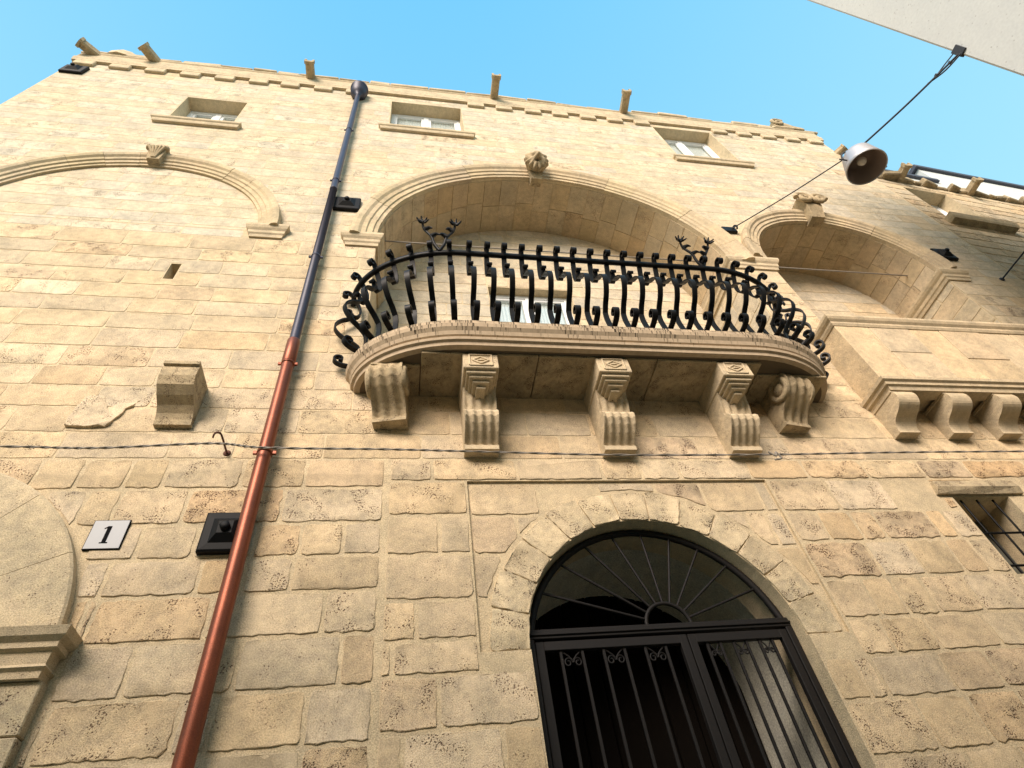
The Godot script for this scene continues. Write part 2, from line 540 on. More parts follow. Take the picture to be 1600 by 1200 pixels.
func palazzo() -> void:
	var P := thing("stone_palazzo", "tall cream limestone palazzo with round arches and waterspouts along its parapet", "building", Vector3.ZERO)
	# solid body with every recess cut out
	var body := CSGCombiner3D.new()
	add(body, "wall", P)
	csg_box(body, Vector3(-6.15, -0.3, -9), Vector3(9.3, 14.6, 0), CSGShape3D.OPERATION_UNION)
	csg_poly(body, arc_poly(OPEN_B[0], OPEN_B[1], OPEN_B[2], OPEN_B[3]), -0.9, 0.5)
	csg_poly(body, arc_poly(OPEN_C[0], OPEN_C[1], OPEN_C[2], OPEN_C[3]), -0.9, 0.5)
	csg_box(body, Vector3(1.14, 5.87, -1.12), Vector3(2.36, 8.98, -0.5), CSGShape3D.OPERATION_SUBTRACTION)
	csg_poly(body, arc_poly(GATE[0], GATE[1], GATE[2], -0.02), -1.35, 0.5)
	csg_poly(body, arc_poly(GATE[0] + 0.02, GATE[1] - 0.02, GATE[2] + 0.10, -0.02), -1.30, -0.42)
	for w in W: csg_box(body, Vector3(w[0], w[1], -0.34), Vector3(w[2], w[3], 0.3), CSGShape3D.OPERATION_SUBTRACTION)
	csg_box(body, Vector3(4.79, 3.63, -0.42), Vector3(5.38, 4.39, 0.3), CSGShape3D.OPERATION_SUBTRACTION)      # barred window
	csg_box(body, Vector3(-2.51, 7.32, -0.5), Vector3(-2.41, 7.63, 0.3), CSGShape3D.OPERATION_SUBTRACTION)    # slit
	csg_box(body, Vector3(0.49, 3.25, -0.022), Vector3(3.06, 4.60, 0.3), CSGShape3D.OPERATION_SUBTRACTION)     # shallow panel over the gate
	csg_poly(body, arc_poly(-3.2, 3.42, 0.90, -0.02), -0.30, 0.5)
	for ch in body.get_children(): ch.material = M.mortar

	# ---- stones of the front
	var I := Transform3D.IDENTITY
	var outB := arc_poly(OPEN_B[0], OPEN_B[1], OPEN_B[2] + 0.36, OPEN_B[1] - 0.02)
	var openB := rect(OPEN_B[0] - OPEN_B[2], OPEN_B[3], OPEN_B[0] + OPEN_B[2], 8.6)
	var outC := arc_poly(OPEN_C[0], OPEN_C[1], OPEN_C[2] + 0.30, OPEN_C[1] - 0.02)
	var openC := rect(OPEN_C[0] - OPEN_C[2], OPEN_C[3], OPEN_C[0] + OPEN_C[2], 8.7)
	var outA := arc_poly(-3.42, 8.50, 1.88, 8.48)
	var inA := arc_poly(-3.42, 8.50, 1.60, 8.48)
	var gateO := arc_poly(GATE[0], GATE[1], 1.25, GATE[1] - 0.02)
	var gateJ := rect(GATE[0] - GATE[2], -1, GATE[0] + GATE[2], GATE[1] + 0.1)
	var ringL := arc_poly(-3.2, 3.42, 1.31, 3.30)
	var pierL := rect(-4.56, -1, -1.84, 3.45)
	var holes := [outB, openB, outC, openC, outA, gateO, gateJ, ringL, pierL, rect(4.78, 3.62, 5.39, 4.40), rect(-2.515, 7.315, -2.405, 7.635), rect(4.62, 4.40, 5.56, 4.56)]
	for w in W: holes.append(rect(w[0] - 0.01, w[1] - 0.01, w[2] + 0.01, w[3] + 0.01))
	var near := {"joint": 0.011, "proud": 0.0048, "rag": 0.0058, "tilt": 0.7, "k0": 0.38, "k1": 0.86}
	# courses read off the photograph, joints left to right
	var A := [
		[2.80, 3.10, [-1.79, -1.15, -0.98, -0.50, -0.14]],
		[3.10, 3.41, [-1.82, -1.48, -1.09, -0.91, -0.34, -0.14]],
		[3.41, 3.70, [-1.83, -1.78, -1.14, -0.47, -0.14]],
		[3.70, 3.96, [-1.95, -1.80, -1.26, -0.99, -0.70, -0.14]],
		[3.96, 4.23, [-1.98, -1.69, -1.35, -0.97, -0.68, -0.40, -0.14]],
		[4.23, 4.54, [-2.40, -2.14, -1.93, -1.49, -0.85, -0.14]],
		[4.54, 4.83, [-2.54, -2.26, -1.95, -1.70, -1.18, -0.73, -0.14]]]
	for r in A:
		var js: Array = r[2].duplicate()
		var x: float = js[0]
		while x > -5.6:
			x -= rng.randf_range(0.4, 0.75); js.push_front(x)
		js.push_front(-6.14)
		if js[1] - js[0] < 0.2: js.remove_at(1)
		row(I, r[0], r[1], js, holes, [], near)
	var panel := near.duplicate(); panel["z"] = -0.022
	var Bm := [
		[2.53, 2.83, [-0.11, 0.03, 0.58, 0.81]],
		[2.83, 3.13, [-0.11, 0.23, 0.81]],
		[3.13, 3.34, [-0.11, -0.04, 0.485]],
		[3.34, 3.61, [-0.11, 0.10, 0.485]],
		[3.61, 3.95, [-0.11, 0.485]],
		[3.95, 4.28, [-0.11, 0.26, 0.485]],
		[4.28, 4.60, [-0.11, 0.485]]]
	for r in Bm: row(I, r[0], r[1], r[2], holes, [], near)
	for r in [[3.26, 3.61, [0.49, 0.80]], [3.61, 3.95, [0.49, 0.70, 0.9]], [3.95, 4.28, [0.49, 0.84, 1.1]], [4.28, 4.595, [0.49, 1.04, 1.55, 2.03, 2.44, 2.94, 3.055]], [3.95, 4.28, [2.40, 2.72, 2.90, 3.055]], [3.61, 3.95, [2.60, 2.84, 3.055]], [3.26, 3.61, [2.75, 3.055]]]:
		row(I, r[0], r[1], r[2], holes, [], panel)
	var Cm := [
		[2.50, 2.81, [2.745, 3.23, 3.62]],
		[2.81, 3.08, [2.745, 2.96, 3.09, 3.60, 3.98]],
		[3.08, 3.34, [3.07, 3.32, 3.69, 4.18]],
		[3.34, 3.65, [3.07, 3.38, 3.62, 3.88, 4.26]],
		[3.65, 3.97, [3.07, 3.61, 3.99, 4.35, 4.58]],
		[3.97, 4.26, [3.07, 3.35, 3.65, 3.87, 4.38, 4.55]],
		[4.26, 4.60, [3.07, 3.61, 4.17, 4.67]]]
	for r in Cm:
		var js: Array = r[2].duplicate()
		var x: float = js[-1]
		while x < 8.6:
			x += rng.randf_range(0.35, 0.75); js.append(x)
		js.append(9.29)
		row(I, r[0], r[1], js, holes, [], near)
	row(I, 4.60, 4.83, [-0.11, 0.22, 0.90, 1.62, 1.96, 2.30, 2.95, 3.50, 4.1, 4.7, 5.2, 5.9, 6.5, 7.2, 7.8, 8.5, 9.29], holes, [], near)
	courses(I, -6.14, 0.0, -0.14, 2.80, holes, [], near)
	courses(I, -0.11, 0.0, 0.81, 2.53, holes, [], near)
	courses(I, 2.745, 0.0, 9.29, 2.50, holes, [], near)
	var up := {"joint": 0.0034, "proud": 0.0027, "rag": 0.004, "tilt": 0.7, "k0": 0.65, "k1": 0.96, "hmin": 0.24, "hmax": 0.29}
	courses(I, -6.14, 4.83, 9.29, 8.3, holes, [inA], up)
	up["proud"] = 0.0016; up["joint"] = 0.0018; up["rag"] = 0.003; up["k0"] = 0.75; up["k1"] = 0.99; up["pale"] = 1.0  # paler upper courses: bleaching by strong light put into the stone colour
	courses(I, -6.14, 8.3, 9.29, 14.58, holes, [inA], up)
	# loggia back walls and the sides one looks at
	var back := {"joint": 0.004, "proud": 0.004, "rag": 0.003, "tilt": 0.3, "kind": 0, "pale": 1.0}  # pale tone stands in for light reaching the loggia walls
	var TB := Transform3D(Basis.IDENTITY, Vector3(0, 0, -0.9))
	var bk := arc_poly(OPEN_B[0], OPEN_B[1], OPEN_B[2], OPEN_B[3])
	var bigrect := rect(-20, -20, 40, 40)
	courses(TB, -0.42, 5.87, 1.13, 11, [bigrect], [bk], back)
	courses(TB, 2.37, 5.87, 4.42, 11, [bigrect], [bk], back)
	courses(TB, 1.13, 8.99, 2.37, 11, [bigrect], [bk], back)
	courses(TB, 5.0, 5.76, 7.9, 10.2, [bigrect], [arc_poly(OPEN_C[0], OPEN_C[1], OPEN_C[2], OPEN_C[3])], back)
	var side := Basis(Vector3(0, 0, 1), Vector3(0, 1, 0), Vector3(-1, 0, 0))
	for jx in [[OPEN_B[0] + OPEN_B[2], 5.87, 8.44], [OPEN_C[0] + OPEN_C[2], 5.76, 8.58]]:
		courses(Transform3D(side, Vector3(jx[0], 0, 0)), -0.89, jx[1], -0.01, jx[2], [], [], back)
	place_pieces(P, 300)
	# the worn stub of an old relief
	pieces = []
	stone(I, PackedVector2Array([Vector2(-2.56, 5.13), Vector2(-2.26, 5.13), Vector2(-2.20, 5.30), Vector2(-2.10, 5.47), Vector2(-2.24, 5.42), Vector2(-2.32, 5.36), Vector2(-2.40, 5.52), Vector2(-2.54, 5.50)]), {"proud": 0.018, "kind": 1, "tilt": 0.7, "joint": 0.002})
	for p in pieces:
		var m: ArrayMesh = p.mb.commit(); m.surface_set_material(0, M.stone1)
		inst(m, "relief_stub", P, p.xf)
	pieces = []

	# ---- arches
	var mould := [Vector2(0, -0.03), Vector2(0, 0.045), Vector2(0.05, 0.05), Vector2(0.06, 0.075), Vector2(0.13, 0.08), Vector2(0.145, 0.105), Vector2(0.20, 0.115), Vector2(0.235, 0.15), Vector2(0.29, 0.165), Vector2(0.335, 0.16), Vector2(0.35, 0.10), Vector2(0.35, -0.03)]
	var thin := []
	for k in mould.size(): mould[k] = Vector2(mould[k].x * 0.94, mould[k].y * 0.72 if mould[k].y > 0.0 else mould[k].y)
	for p in mould: thin.append(Vector2(p.x * 0.80, p.y))
	archivolt(P, -3.42, 8.50, 1.60, thin, 13)
	archivolt(P, OPEN_B[0], OPEN_B[1], OPEN_B[2], mould, 17)
	archivolt(P, OPEN_C[0], OPEN_C[1], OPEN_C[2], thin, 11)
	intrados(P, OPEN_B[0], OPEN_B[1], OPEN_B[2], -0.03, -0.9, 26, 2)
	intrados(P, OPEN_C[0], OPEN_C[1], OPEN_C[2], -0.03, -0.9, 18, 2)
	# imposts: out, y
	var imp := [Vector2(-0.03, 8.26), Vector2(0.04, 8.26), Vector2(0.05, 8.31), Vector2(0.075, 8.33), Vector2(0.08, 8.38), Vector2(0.115, 8.41), Vector2(0.14, 8.45), Vector2(0.14, 8.49), Vector2(-0.03, 8.49)]
	var mk := func(path: Array, dy: float) -> void:
		var mb := MB.new()
		var pr := []
		for p in imp: pr.append(Vector2(p.x * 0.62 if p.x > 0.0 else p.x, p.y + dy))
		mb.swept(path, pr)
		obj(mb, "impost", M.carved, P)
	mk.call([Vector2(-0.40, -0.88), Vector2(-0.40, 0), Vector2(-0.74, 0), Vector2(-0.74, -0.02)], 0.0)
	mk.call([Vector2(5.03, -0.88), Vector2(5.03, 0), Vector2(4.40, 0), Vector2(4.40, -0.88)], 0.05)
	mk.call([Vector2(8.22, -0.02), Vector2(8.22, 0), Vector2(7.87, 0), Vector2(7.87, -0.88)], 0.10)
	mk.call([Vector2(-1.52, -0.02), Vector2(-1.52, 0), Vector2(-1.84, 0), Vector2(-1.84, -0.02)], 0.05)
	mk.call([Vector2(-5.00, -0.02), Vector2(-5.00, 0), Vector2(-5.32, 0), Vector2(-5.32, -0.02)], 0.05)
	keystones(P)
	# ---- rough ring of stones round the gate
	var nr := 13
	for i in nr:
		var a0 := PI * i / nr + 0.001; var a1 := PI * (i + 1) / nr - 0.001
		pass
		var poly := PackedVector2Array()
		var ro := 1.235 + rng.randf_range(-0.02, 0.015)
		for k in 6:
			var a := lerpf(a0, a1, k / 5.0)
			poly.append(Vector2(GATE[0] + ro * cos(a), GATE[1] + ro * sin(a)))
		for k in 6:
			var a := lerpf(a1, a0, k / 5.0)
			poly.append(Vector2(GATE[0] + GATE[2] * cos(a), GATE[1] + GATE[2] * sin(a)))
		var t := rng.randf_range(0.97, 1.07)
		stone(I, poly, {"joint": 0.0005, "proud": 0.009, "rag": 0.004, "tilt": 0.1, "kind": 1 if rng.randf() < 0.8 else 2, "col": Color(0.73 * t, 0.60 * t, 0.425 * t), "z": -0.018, "step": 0.035})
	for p in pieces:
		var m: ArrayMesh = p.mb.commit(); m.surface_set_material(0, [M.stone0, M.stone1, M.stone2][p.kind])
		inst(m, "gate_arch_stone", P, p.xf)
	pieces = []
	# ---- portal surround at the left: ring, capital, pier, door
	for i in 7:
		var a0 := PI * i / 7.0 + 0.002; var a1 := PI * (i + 1) / 7.0 - 0.002
		var rs := []
		for k in 7:
			var a := lerpf(a0, a1, k / 6.0)
			var d := Vector3(cos(a), sin(a), 0); var c := Vector3(-3.2, 3.42, 0)
			rs.append(PackedVector3Array([c + d * 0.9 + Vector3(0, 0, -0.05), c + d * 0.9 + Vector3(0, 0, 0.075), c + d * 1.295 + Vector3(0, 0, 0.08), c + d * 1.31 + Vector3(0, 0, 0.068), c + d * 1.31 + Vector3(0, 0, -0.03)]))
		var mb := MB.new()
		mb.col = Color(0.70, 0.575, 0.41) * rng.randf_range(0.98, 1.02)
		mb.loft(rs, true, true, 2)
		obj(mb, "portal_arch_stone", M.stone0, P)
	var cap := [Vector2(-0.10, 3.20), Vector2(0.025, 3.20), Vector2(0.03, 3.235), Vector2(0.05, 3.25), Vector2(0.035, 3.27), Vector2(0.045, 3.335), Vector2(0.07, 3.345), Vector2(0.07, 3.375), Vector2(0.10, 3.40), Vector2(0.115, 3.445), Vector2(-0.10, 3.445)]
	for sx in [[-1.89, -2.30], [-4.10, -4.51]]:
		var mb := MB.new()
		mb.swept([Vector2(sx[0], -0.02), Vector2(sx[0], 0.08), Vector2(sx[1], 0.08), Vector2(sx[1], -0.25)], cap)
		obj(mb, "portal_capital", M.carved, P)
		var y := 0.0
		while y < 3.15:
			var h := minf(rng.randf_range(0.38, 0.55), 3.20 - y)
			if 3.20 - y - h < 0.15: h = 3.20 - y
			var m2 := MB.new()
			m2.col = Color(0.62, 0.515, 0.365) * rng.randf_range(0.92, 1.05)
			m2.box(Vector3(sx[1], y + 0.003, -0.05), Vector3(sx[0] + 0.04, y + h - 0.003, 0.075), 0.006)
			obj(m2, "portal_pier_stone", M.stone1, P)
			y += h
	var dd := MB.new()
	for k in 8: dd.box(Vector3(-4.09 + k * 0.2225, 0.0, -0.29), Vector3(-4.09 + k * 0.2225 + 0.216, 4.2, -0.25), 0.006)
	obj(dd, "portal_door", M.dark_door, P)
	# ---- plastered entrance passage behind the gate
	var ps := MB.new()
	var rs2 := []
	for z in [-0.43, -1.31]:
		var q := PackedVector3Array()
		for p in arc_poly(GATE[0] + 0.02, GATE[1] - 0.02, GATE[2] + 0.085, 0.0): q.append(Vector3(p.x, p.y, z))
		for i in range(42, -1, -1):
			var p := arc_poly(GATE[0] + 0.02, GATE[1] - 0.02, GATE[2] + 0.12, 0.0)[i]
			q.append(Vector3(p.x, p.y, z))
		rs2.append(q)
	ps.loft(rs2, true, false, 0)
	obj(ps, "passage_plaster", M.plaster, P)
	var dw := MB.new()
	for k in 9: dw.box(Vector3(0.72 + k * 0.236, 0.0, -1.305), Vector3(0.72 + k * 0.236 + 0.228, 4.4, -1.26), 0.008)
	obj(dw, "inner_door", M.shade_wood, P)
	# ---- windows
	for i in 3:
		var w: Array = W[i]
		window(P, w[0], w[1], w[2], w[3], -0.26, 2)
		var sill := MB.new()
		var x0: float = w[0] - 0.09; var x1: float = w[2] + 0.09
		var y1: float = w[1]
		sill.swept([Vector2(x1, -0.2), Vector2(x1, 0.0), Vector2(x0, 0.0), Vector2(x0, -0.2)], [Vector2(-0.08, y1 - 0.20), Vector2(0.05, y1 - 0.20), Vector2(0.06, y1 - 0.17), Vector2(0.065, y1 - 0.13), Vector2(0.085, y1 - 0.11), Vector2(0.09, y1 - 0.065), Vector2(-0.08, y1 - 0.055)])
		obj(sill, "window_sill", M.carved, P)
	window(P, 1.14, 5.87, 2.36, 8.98, -1.06, 2)
	# lintel over the barred window
	var lt := MB.new()
	lt.col = Color(0.56, 0.455, 0.32)
	lt.loft([PackedVector3Array([Vector3(4.64, 4.41, -0.02), Vector3(4.64, 4.41, 0.03), Vector3(4.66, 4.47, 0.055), Vector3(4.68, 4.55, 0.03), Vector3(4.68, 4.55, -0.02)]), PackedVector3Array([Vector3(5.10, 4.40, -0.02), Vector3(5.10, 4.40, 0.03), Vector3(5.10, 4.455, 0.07), Vector3(5.10, 4.55, 0.035), Vector3(5.10, 4.55, -0.02)]), PackedVector3Array([Vector3(5.55, 4.41, -0.02), Vector3(5.55, 4.41, 0.025), Vector3(5.53, 4.47, 0.05), Vector3(5.52, 4.55, 0.03), Vector3(5.52, 4.55, -0.02)])], true, true, 0)
	obj(lt, "window_lintel", M.stone2, P)
	var pane := MB.new()
	pane.box(Vector3(4.80, 3.64, -0.40), Vector3(5.37, 4.38, -0.37))
	obj(pane, "window_pane", M.pane_dark, P)
	# ---- cornice: blocks under a projecting parapet
	var par := MB.new()
	par.swept([Vector2(9.27, -0.3), Vector2(9.27, 0.0), Vector2(-6.13, 0.0), Vector2(-6.13, -0.3)], [Vector2(-0.3, 14.56), Vector2(0.055, 14.56), Vector2(0.058, 14.62), Vector2(0.066, 14.66), Vector2(0.066, 14.74), Vector2(0.055, 14.78), Vector2(0.05, 15.00), Vector2(0.07, 15.03), Vector2(0.065, 15.08), Vector2(-0.3, 15.10)])
	obj(par, "parapet", M.carved, P)
	var blk := MB.new()
	blk.box(Vector3(-0.17, 0, -0.03), Vector3(0.17, 0.20, 0.055), 0.012)
	var bm := blk.commit(); bm.surface_set_material(0, M.carved)
	var x := -5.93
	while x < 9.2:
		if not (x > -0.62 and x < 1.15) and not (x > 4.95 and x < 6.55):
			inst(bm, "cornice_block", P, Transform3D(Basis(Vector3.BACK, rng.randf_range(-0.015, 0.015)), Vector3(x + rng.randf_range(-0.015, 0.015), 14.36 + rng.randf_range(-0.01, 0.01), 0)))
		x += 0.60
	# rough coping stones on the parapet
	x = -6.05
	while x < 9.0:
		var wd := rng.randf_range(0.35, 0.8)
		var cp := MB.new()
		cp.col = Color(1, 1, 1) * rng.randf_range(0.9, 1.03)
		cp.box(Vector3(-wd * 0.5 + 0.006, 0, -0.16), Vector3(wd * 0.5 - 0.006, rng.randf_range(0.04, 0.17), 0.13), 0.015)
		var o := obj(cp, "coping_stone", M.carved, P, Vector3(x + wd * 0.5, 15.075, -0.05 + rng.randf_range(-0.02, 0.02)))
		o.rotation.y = rng.randf_range(-0.03, 0.03)
		x += wd
	# stone ornaments on the roof edge
	var dm := MB.new()
	dm.lathe([Vector2(0.40, 15.1), Vector2(0.40, 15.25), Vector2(0.36, 15.45), Vector2(0.24, 15.62), Vector2(0.10, 15.70), Vector2(0.0, 15.72)], 16, Transform3D(Basis.IDENTITY, Vector3(-5.60, 0, -0.28)))
	obj(dm, "roof_dome", M.carved, P)
	var sc := MB.new()
	sc.loft(extr([Vector2(0, 15.1), Vector2(0.75, 15.1), Vector2(0.75, 15.2), Vector2(0.55, 15.28), Vector2(0.42, 15.45), Vector2(0.25, 15.55), Vector2(0.08, 15.50), Vector2(0.0, 15.35)], 8.35, -0.2, 0.1))
	var sp := []
	for k in 22:
		var a := 0.6 + k * 0.42
		var rr := 0.19 - k * 0.0075
		sp.append(Vector3(8.52 + cos(a) * rr, 15.36 + sin(a) * rr, 0.12))
	sc.tube(sp, 0.04, 6)
	obj(sc, "roof_scroll", M.weathered, P)
	# the lone corbel left of the pipe: two scroll curves
	var cr := MB.new()
	cr.loft(profx([Vector2(0, 5.62), Vector2(0.30, 5.62), Vector2(0.30, 5.585), Vector2(0.275, 5.58), Vector2(0.285, 5.53), Vector2(0.285, 5.46), Vector2(0.255, 5.385), Vector2(0.19, 5.33), Vector2(0.12, 5.29), Vector2(0.075, 5.24), Vector2(0.055, 5.19), Vector2(0.05, 5.14), Vector2(0, 5.14)], -1.92, -1.65, -0.02), true, true, 0)
	obj(cr, "stone_corbel", M.weathered, P)

func extr(pts: Array, x0: float, z0: float, z1: float) -> Array:      # outline in xy, depth along z
	var a := PackedVector3Array(); var b := PackedVector3Array()
	for p in pts:
		a.append(Vector3(x0 + p.x, p.y, z0)); b.append(Vector3(x0 + p.x, p.y, z1))
	return [a, b]
func profx(pts: Array, x0: float, x1: float, zoff := 0.0) -> Array:    # outline in (z, y), extruded along x
	var a := PackedVector3Array(); var b := PackedVector3Array()
	for p in pts:
		a.append(Vector3(x0, p.y, p.x if p.x > 0 else zoff)); b.append(Vector3(x1, p.y, p.x if p.x > 0 else zoff))
	return [a, b]

func window(P: Node3D, x0: float, y0: float, x1: float, y1: float, z: float, n: int) -> void:
	var f := MB.new()
	var t := 0.07
	f.box(Vector3(x0, y0, z - 0.04), Vector3(x0 + t, y1, z + 0.03), 0.006)
	f.box(Vector3(x1 - t, y0, z - 0.04), Vector3(x1, y1, z + 0.03), 0.006)
	f.box(Vector3(x0 + t, y1 - t, z - 0.04), Vector3(x1 - t, y1, z + 0.03), 0.006)
	f.box(Vector3(x0 + t, y0, z - 0.04), Vector3(x1 - t, y0 + t, z + 0.03), 0.006)
	var xm := (x0 + x1) * 0.5
	f.box(Vector3(xm - 0.05, y0 + t, z - 0.035), Vector3(xm + 0.05, y1 - t, z + 0.035), 0.006)
	var o := obj(f, "window", M.frame, P)
	for s in 2:
		var a := x0 + t if s == 0 else xm + 0.05
		var b := xm - 0.05 if s == 0 else x1 - t
		var l := MB.new()
		var u := 0.045
		l.box(Vector3(a, y0 + t, z - 0.025), Vector3(a + u, y1 - t, z + 0.015), 0.004)
		l.box(Vector3(b - u, y0 + t, z - 0.025), Vector3(b, y1 - t, z + 0.015), 0.004)
		l.box(Vector3(a + u, y1 - t - u, z - 0.025), Vector3(b - u, y1 - t, z + 0.015), 0.004)
		l.box(Vector3(a + u, y0 + t, z - 0.025), Vector3(b - u, y0 + t + u, z + 0.015), 0.004)
		obj(l, "casement", M.frame, o)
		var g := MB.new()
		g.box(Vector3(a + u, y0 + t + u, z - 0.008), Vector3(b - u, y1 - t - u, z - 0.003))
		obj(g, "pane", M.glass, o)
		var c := MB.new()
		var cx := a + u
		while cx < b - u - 0.01:      # pleated curtain
			var e := minf(cx + 0.05, b - u)
			c.loft([PackedVector3Array([Vector3(cx, y0 + t, z - 0.05), Vector3((cx + e) / 2, y0 + t, z - 0.035), Vector3(e, y0 + t, z - 0.05), Vector3((cx + e) / 2, y0 + t, z - 0.055)]), PackedVector3Array([Vector3(cx, y1 - t, z - 0.05), Vector3((cx + e) / 2, y1 - t, z - 0.035), Vector3(e, y1 - t, z - 0.05), Vector3((cx + e) / 2, y1 - t, z - 0.055)])])
			cx = e
		obj(c, "curtain", M.curtain, o)

func keystones(P: Node3D) -> void:
	# acanthus block on the blind arch
	var a := MB.new()
	a.xf = Transform3D(Basis.IDENTITY.scaled(Vector3(0.60, 0.75, 0.60)), Vector3(-3.43, 10.20, 0.08))
	a.loft([PackedVector3Array([Vector3(-0.13, -0.12, -0.14), Vector3(0.13, -0.12, -0.14), Vector3(0.13, -0.12, 0.08), Vector3(-0.13, -0.12, 0.08)]), PackedVector3Array([Vector3(-0.17, 0.10, -0.14), Vector3(0.17, 0.10, -0.14), Vector3(0.17, 0.10, 0.12), Vector3(-0.17, 0.10, 0.12)]), PackedVector3Array([Vector3(-0.20, 0.24, -0.14), Vector3(0.20, 0.24, -0.14), Vector3(0.20, 0.24, 0.18), Vector3(-0.20, 0.24, 0.18)]), PackedVector3Array([Vector3(-0.20, 0.30, -0.14), Vector3(0.20, 0.30, -0.14), Vector3(0.20, 0.30, 0.18), Vector3(-0.20, 0.30, 0.18)])])
	for k in 5:
		var t := (k - 2) / 2.0
		a.tube(smooth([Vector3(t * 0.03, -0.08, 0.09), Vector3(t * 0.07, 0.04, 0.13), Vector3(t * 0.13, 0.15, 0.175), Vector3(t * 0.175, 0.22, 0.20)], 3), 0.026, 6, 0.036)
	for s in [-1, 1]: a.lathe([Vector2(0.0, -0.05), Vector2(0.06, -0.04), Vector2(0.075, 0.0), Vector2(0.06, 0.04), Vector2(0.0, 0.05)], 10, Transform3D(Basis.IDENTITY, Vector3(s * 0.18, 0.22, 0.15)))
	obj(a, "keystone", M.weathered, P)
	# lion mask on the loggia arch
	var b := MB.new()
	b.xf = Transform3D(Basis(Vector3.RIGHT, 0.25).scaled(Vector3.ONE * 0.98), Vector3(1.98, 11.00, 0.20))
	var rs := []
	var nu := 44; var nv := 26
	for i in nv + 1:
		var q := PackedVector3Array()
		var lat := -PI / 2 + PI * i / nv
		for k in nu:
			var lo := TAU * k / nu
			var d := Vector3(cos(lat) * sin(lo), sin(lat), cos(lat) * cos(lo))
			var r := 0.155
			var front := maxf(d.z, 0.0)
			r += 0.085 * exp(-((d.x * d.x) / 0.05 + pow(d.y + 0.12, 2) / 0.05)) * front         # muzzle
			r -= 0.075 * exp(-(pow(absf(d.x) - 0.40, 2) / 0.022 + pow(d.y - 0.20, 2) / 0.018)) * front   # eye hollows
			r += 0.03 * exp(-(pow(d.y - 0.45, 2) / 0.02)) * front                                  # brow
			r -= 0.085 * exp(-((d.x * d.x) / 0.07 + pow(d.y + 0.5, 2) / 0.012)) * front             # open mouth
			var mane := exp(-pow((d.z - 0.30) / 0.30, 2.0))
			r += mane * (0.030 + 0.028 * sin(atan2(d.y, d.x) * 13.0 + 0.6))                          # mane in locks
			q.append(Vector3(d.x * r * 1.05, d.y * r * 1.10, d.z * r * 1.1))
		rs.append(q)
	b.loft(rs, true, true, 1)
	b.loft([PackedVector3Array([Vector3(-0.09, -0.30, -0.22), Vector3(0.09, -0.30, -0.22), Vector3(0.09, -0.30, -0.06), Vector3(-0.09, -0.30, -0.06)]), PackedVector3Array([Vector3(-0.13, 0.05, -0.22), Vector3(0.13, 0.05, -0.22), Vector3(0.13, 0.05, 0.0), Vector3(-0.13, 0.05, 0.0)])])
	obj(b, "keystone", M.weathered, P)
	# scrolled keystone of the right loggia
	var c := MB.new()
	c.xf = Transform3D(Basis.IDENTITY, Vector3(6.55, 10.22, 0.12))
	c.loft([PackedVector3Array([Vector3(-0.12, -0.25, -0.16), Vector3(0.12, -0.25, -0.16), Vector3(0.12, -0.25, 0.02), Vector3(-0.12, -0.25, 0.02)]), PackedVector3Array([Vector3(-0.14, 0.0, -0.16), Vector3(0.14, 0.0, -0.16), Vector3(0.14, 0.0, 0.12), Vector3(-0.14, 0.0, 0.12)]), PackedVector3Array([Vector3(-0.2, 0.22, -0.16), Vector3(0.2, 0.22, -0.16), Vector3(0.2, 0.22, 0.10), Vector3(-0.2, 0.22, 0.10)])])
	for s in [-1, 1]:
		var sp := []
		for k in 24:
			var an := k * 0.45
			var rr := 0.15 - k * 0.0058
			sp.append(Vector3(s * (0.13 + cos(an) * rr), 0.14 + sin(an) * rr, 0.16))
		c.tube(sp, 0.042, 7)
	obj(c, "keystone", M.weathered, P)

# ------------------------------------------------------------------ balcony
const BAL_C := 1.87
const BAL_H := 2.34     # half width at the wall
const BAL_D := 0.60
const BAL_R := 1.00     # how far along the front the ends are rounded
func bal_path(n := 14) -> Array:     # [point (x, z), outward normal] from the left wall round to the right wall
	var out := []
	for i in n + 1:
		var a := PI - PI * 0.5 * i / n
		var p := Vector2(BAL_C - BAL_H + BAL_R + BAL_R * cos(a), BAL_D * sin(a))
		out.append([p, Vector2(cos(a) / BAL_R, sin(a) / BAL_D).normalized()])
	for i in range(1, 8):
		out.append([Vector2(lerpf(BAL_C - BAL_H + BAL_R, BAL_C + BAL_H - BAL_R, i / 8.0), BAL_D), Vector2(0, 1)])
	for i in n + 1:
		var a := PI * 0.5 - PI * 0.5 * i / n
		var p := Vector2(BAL_C + BAL_H - BAL_R + BAL_R * cos(a), BAL_D * sin(a))
		out.append([p, Vector2(cos(a) / BAL_R, sin(a) / BAL_D).normalized()])
	return out
func at_len(path: Array, s: float) -> Array:
	for i in path.size() - 1:
		var l: float = path[i][0].distance_to(path[i + 1][0])
		if s <= l or i == path.size() - 2:
			var t := s / l
			return [path[i][0].lerp(path[i + 1][0], t), path[i][1].lerp(path[i + 1][1], t).normalized()]
		s -= l
	return path[-1]

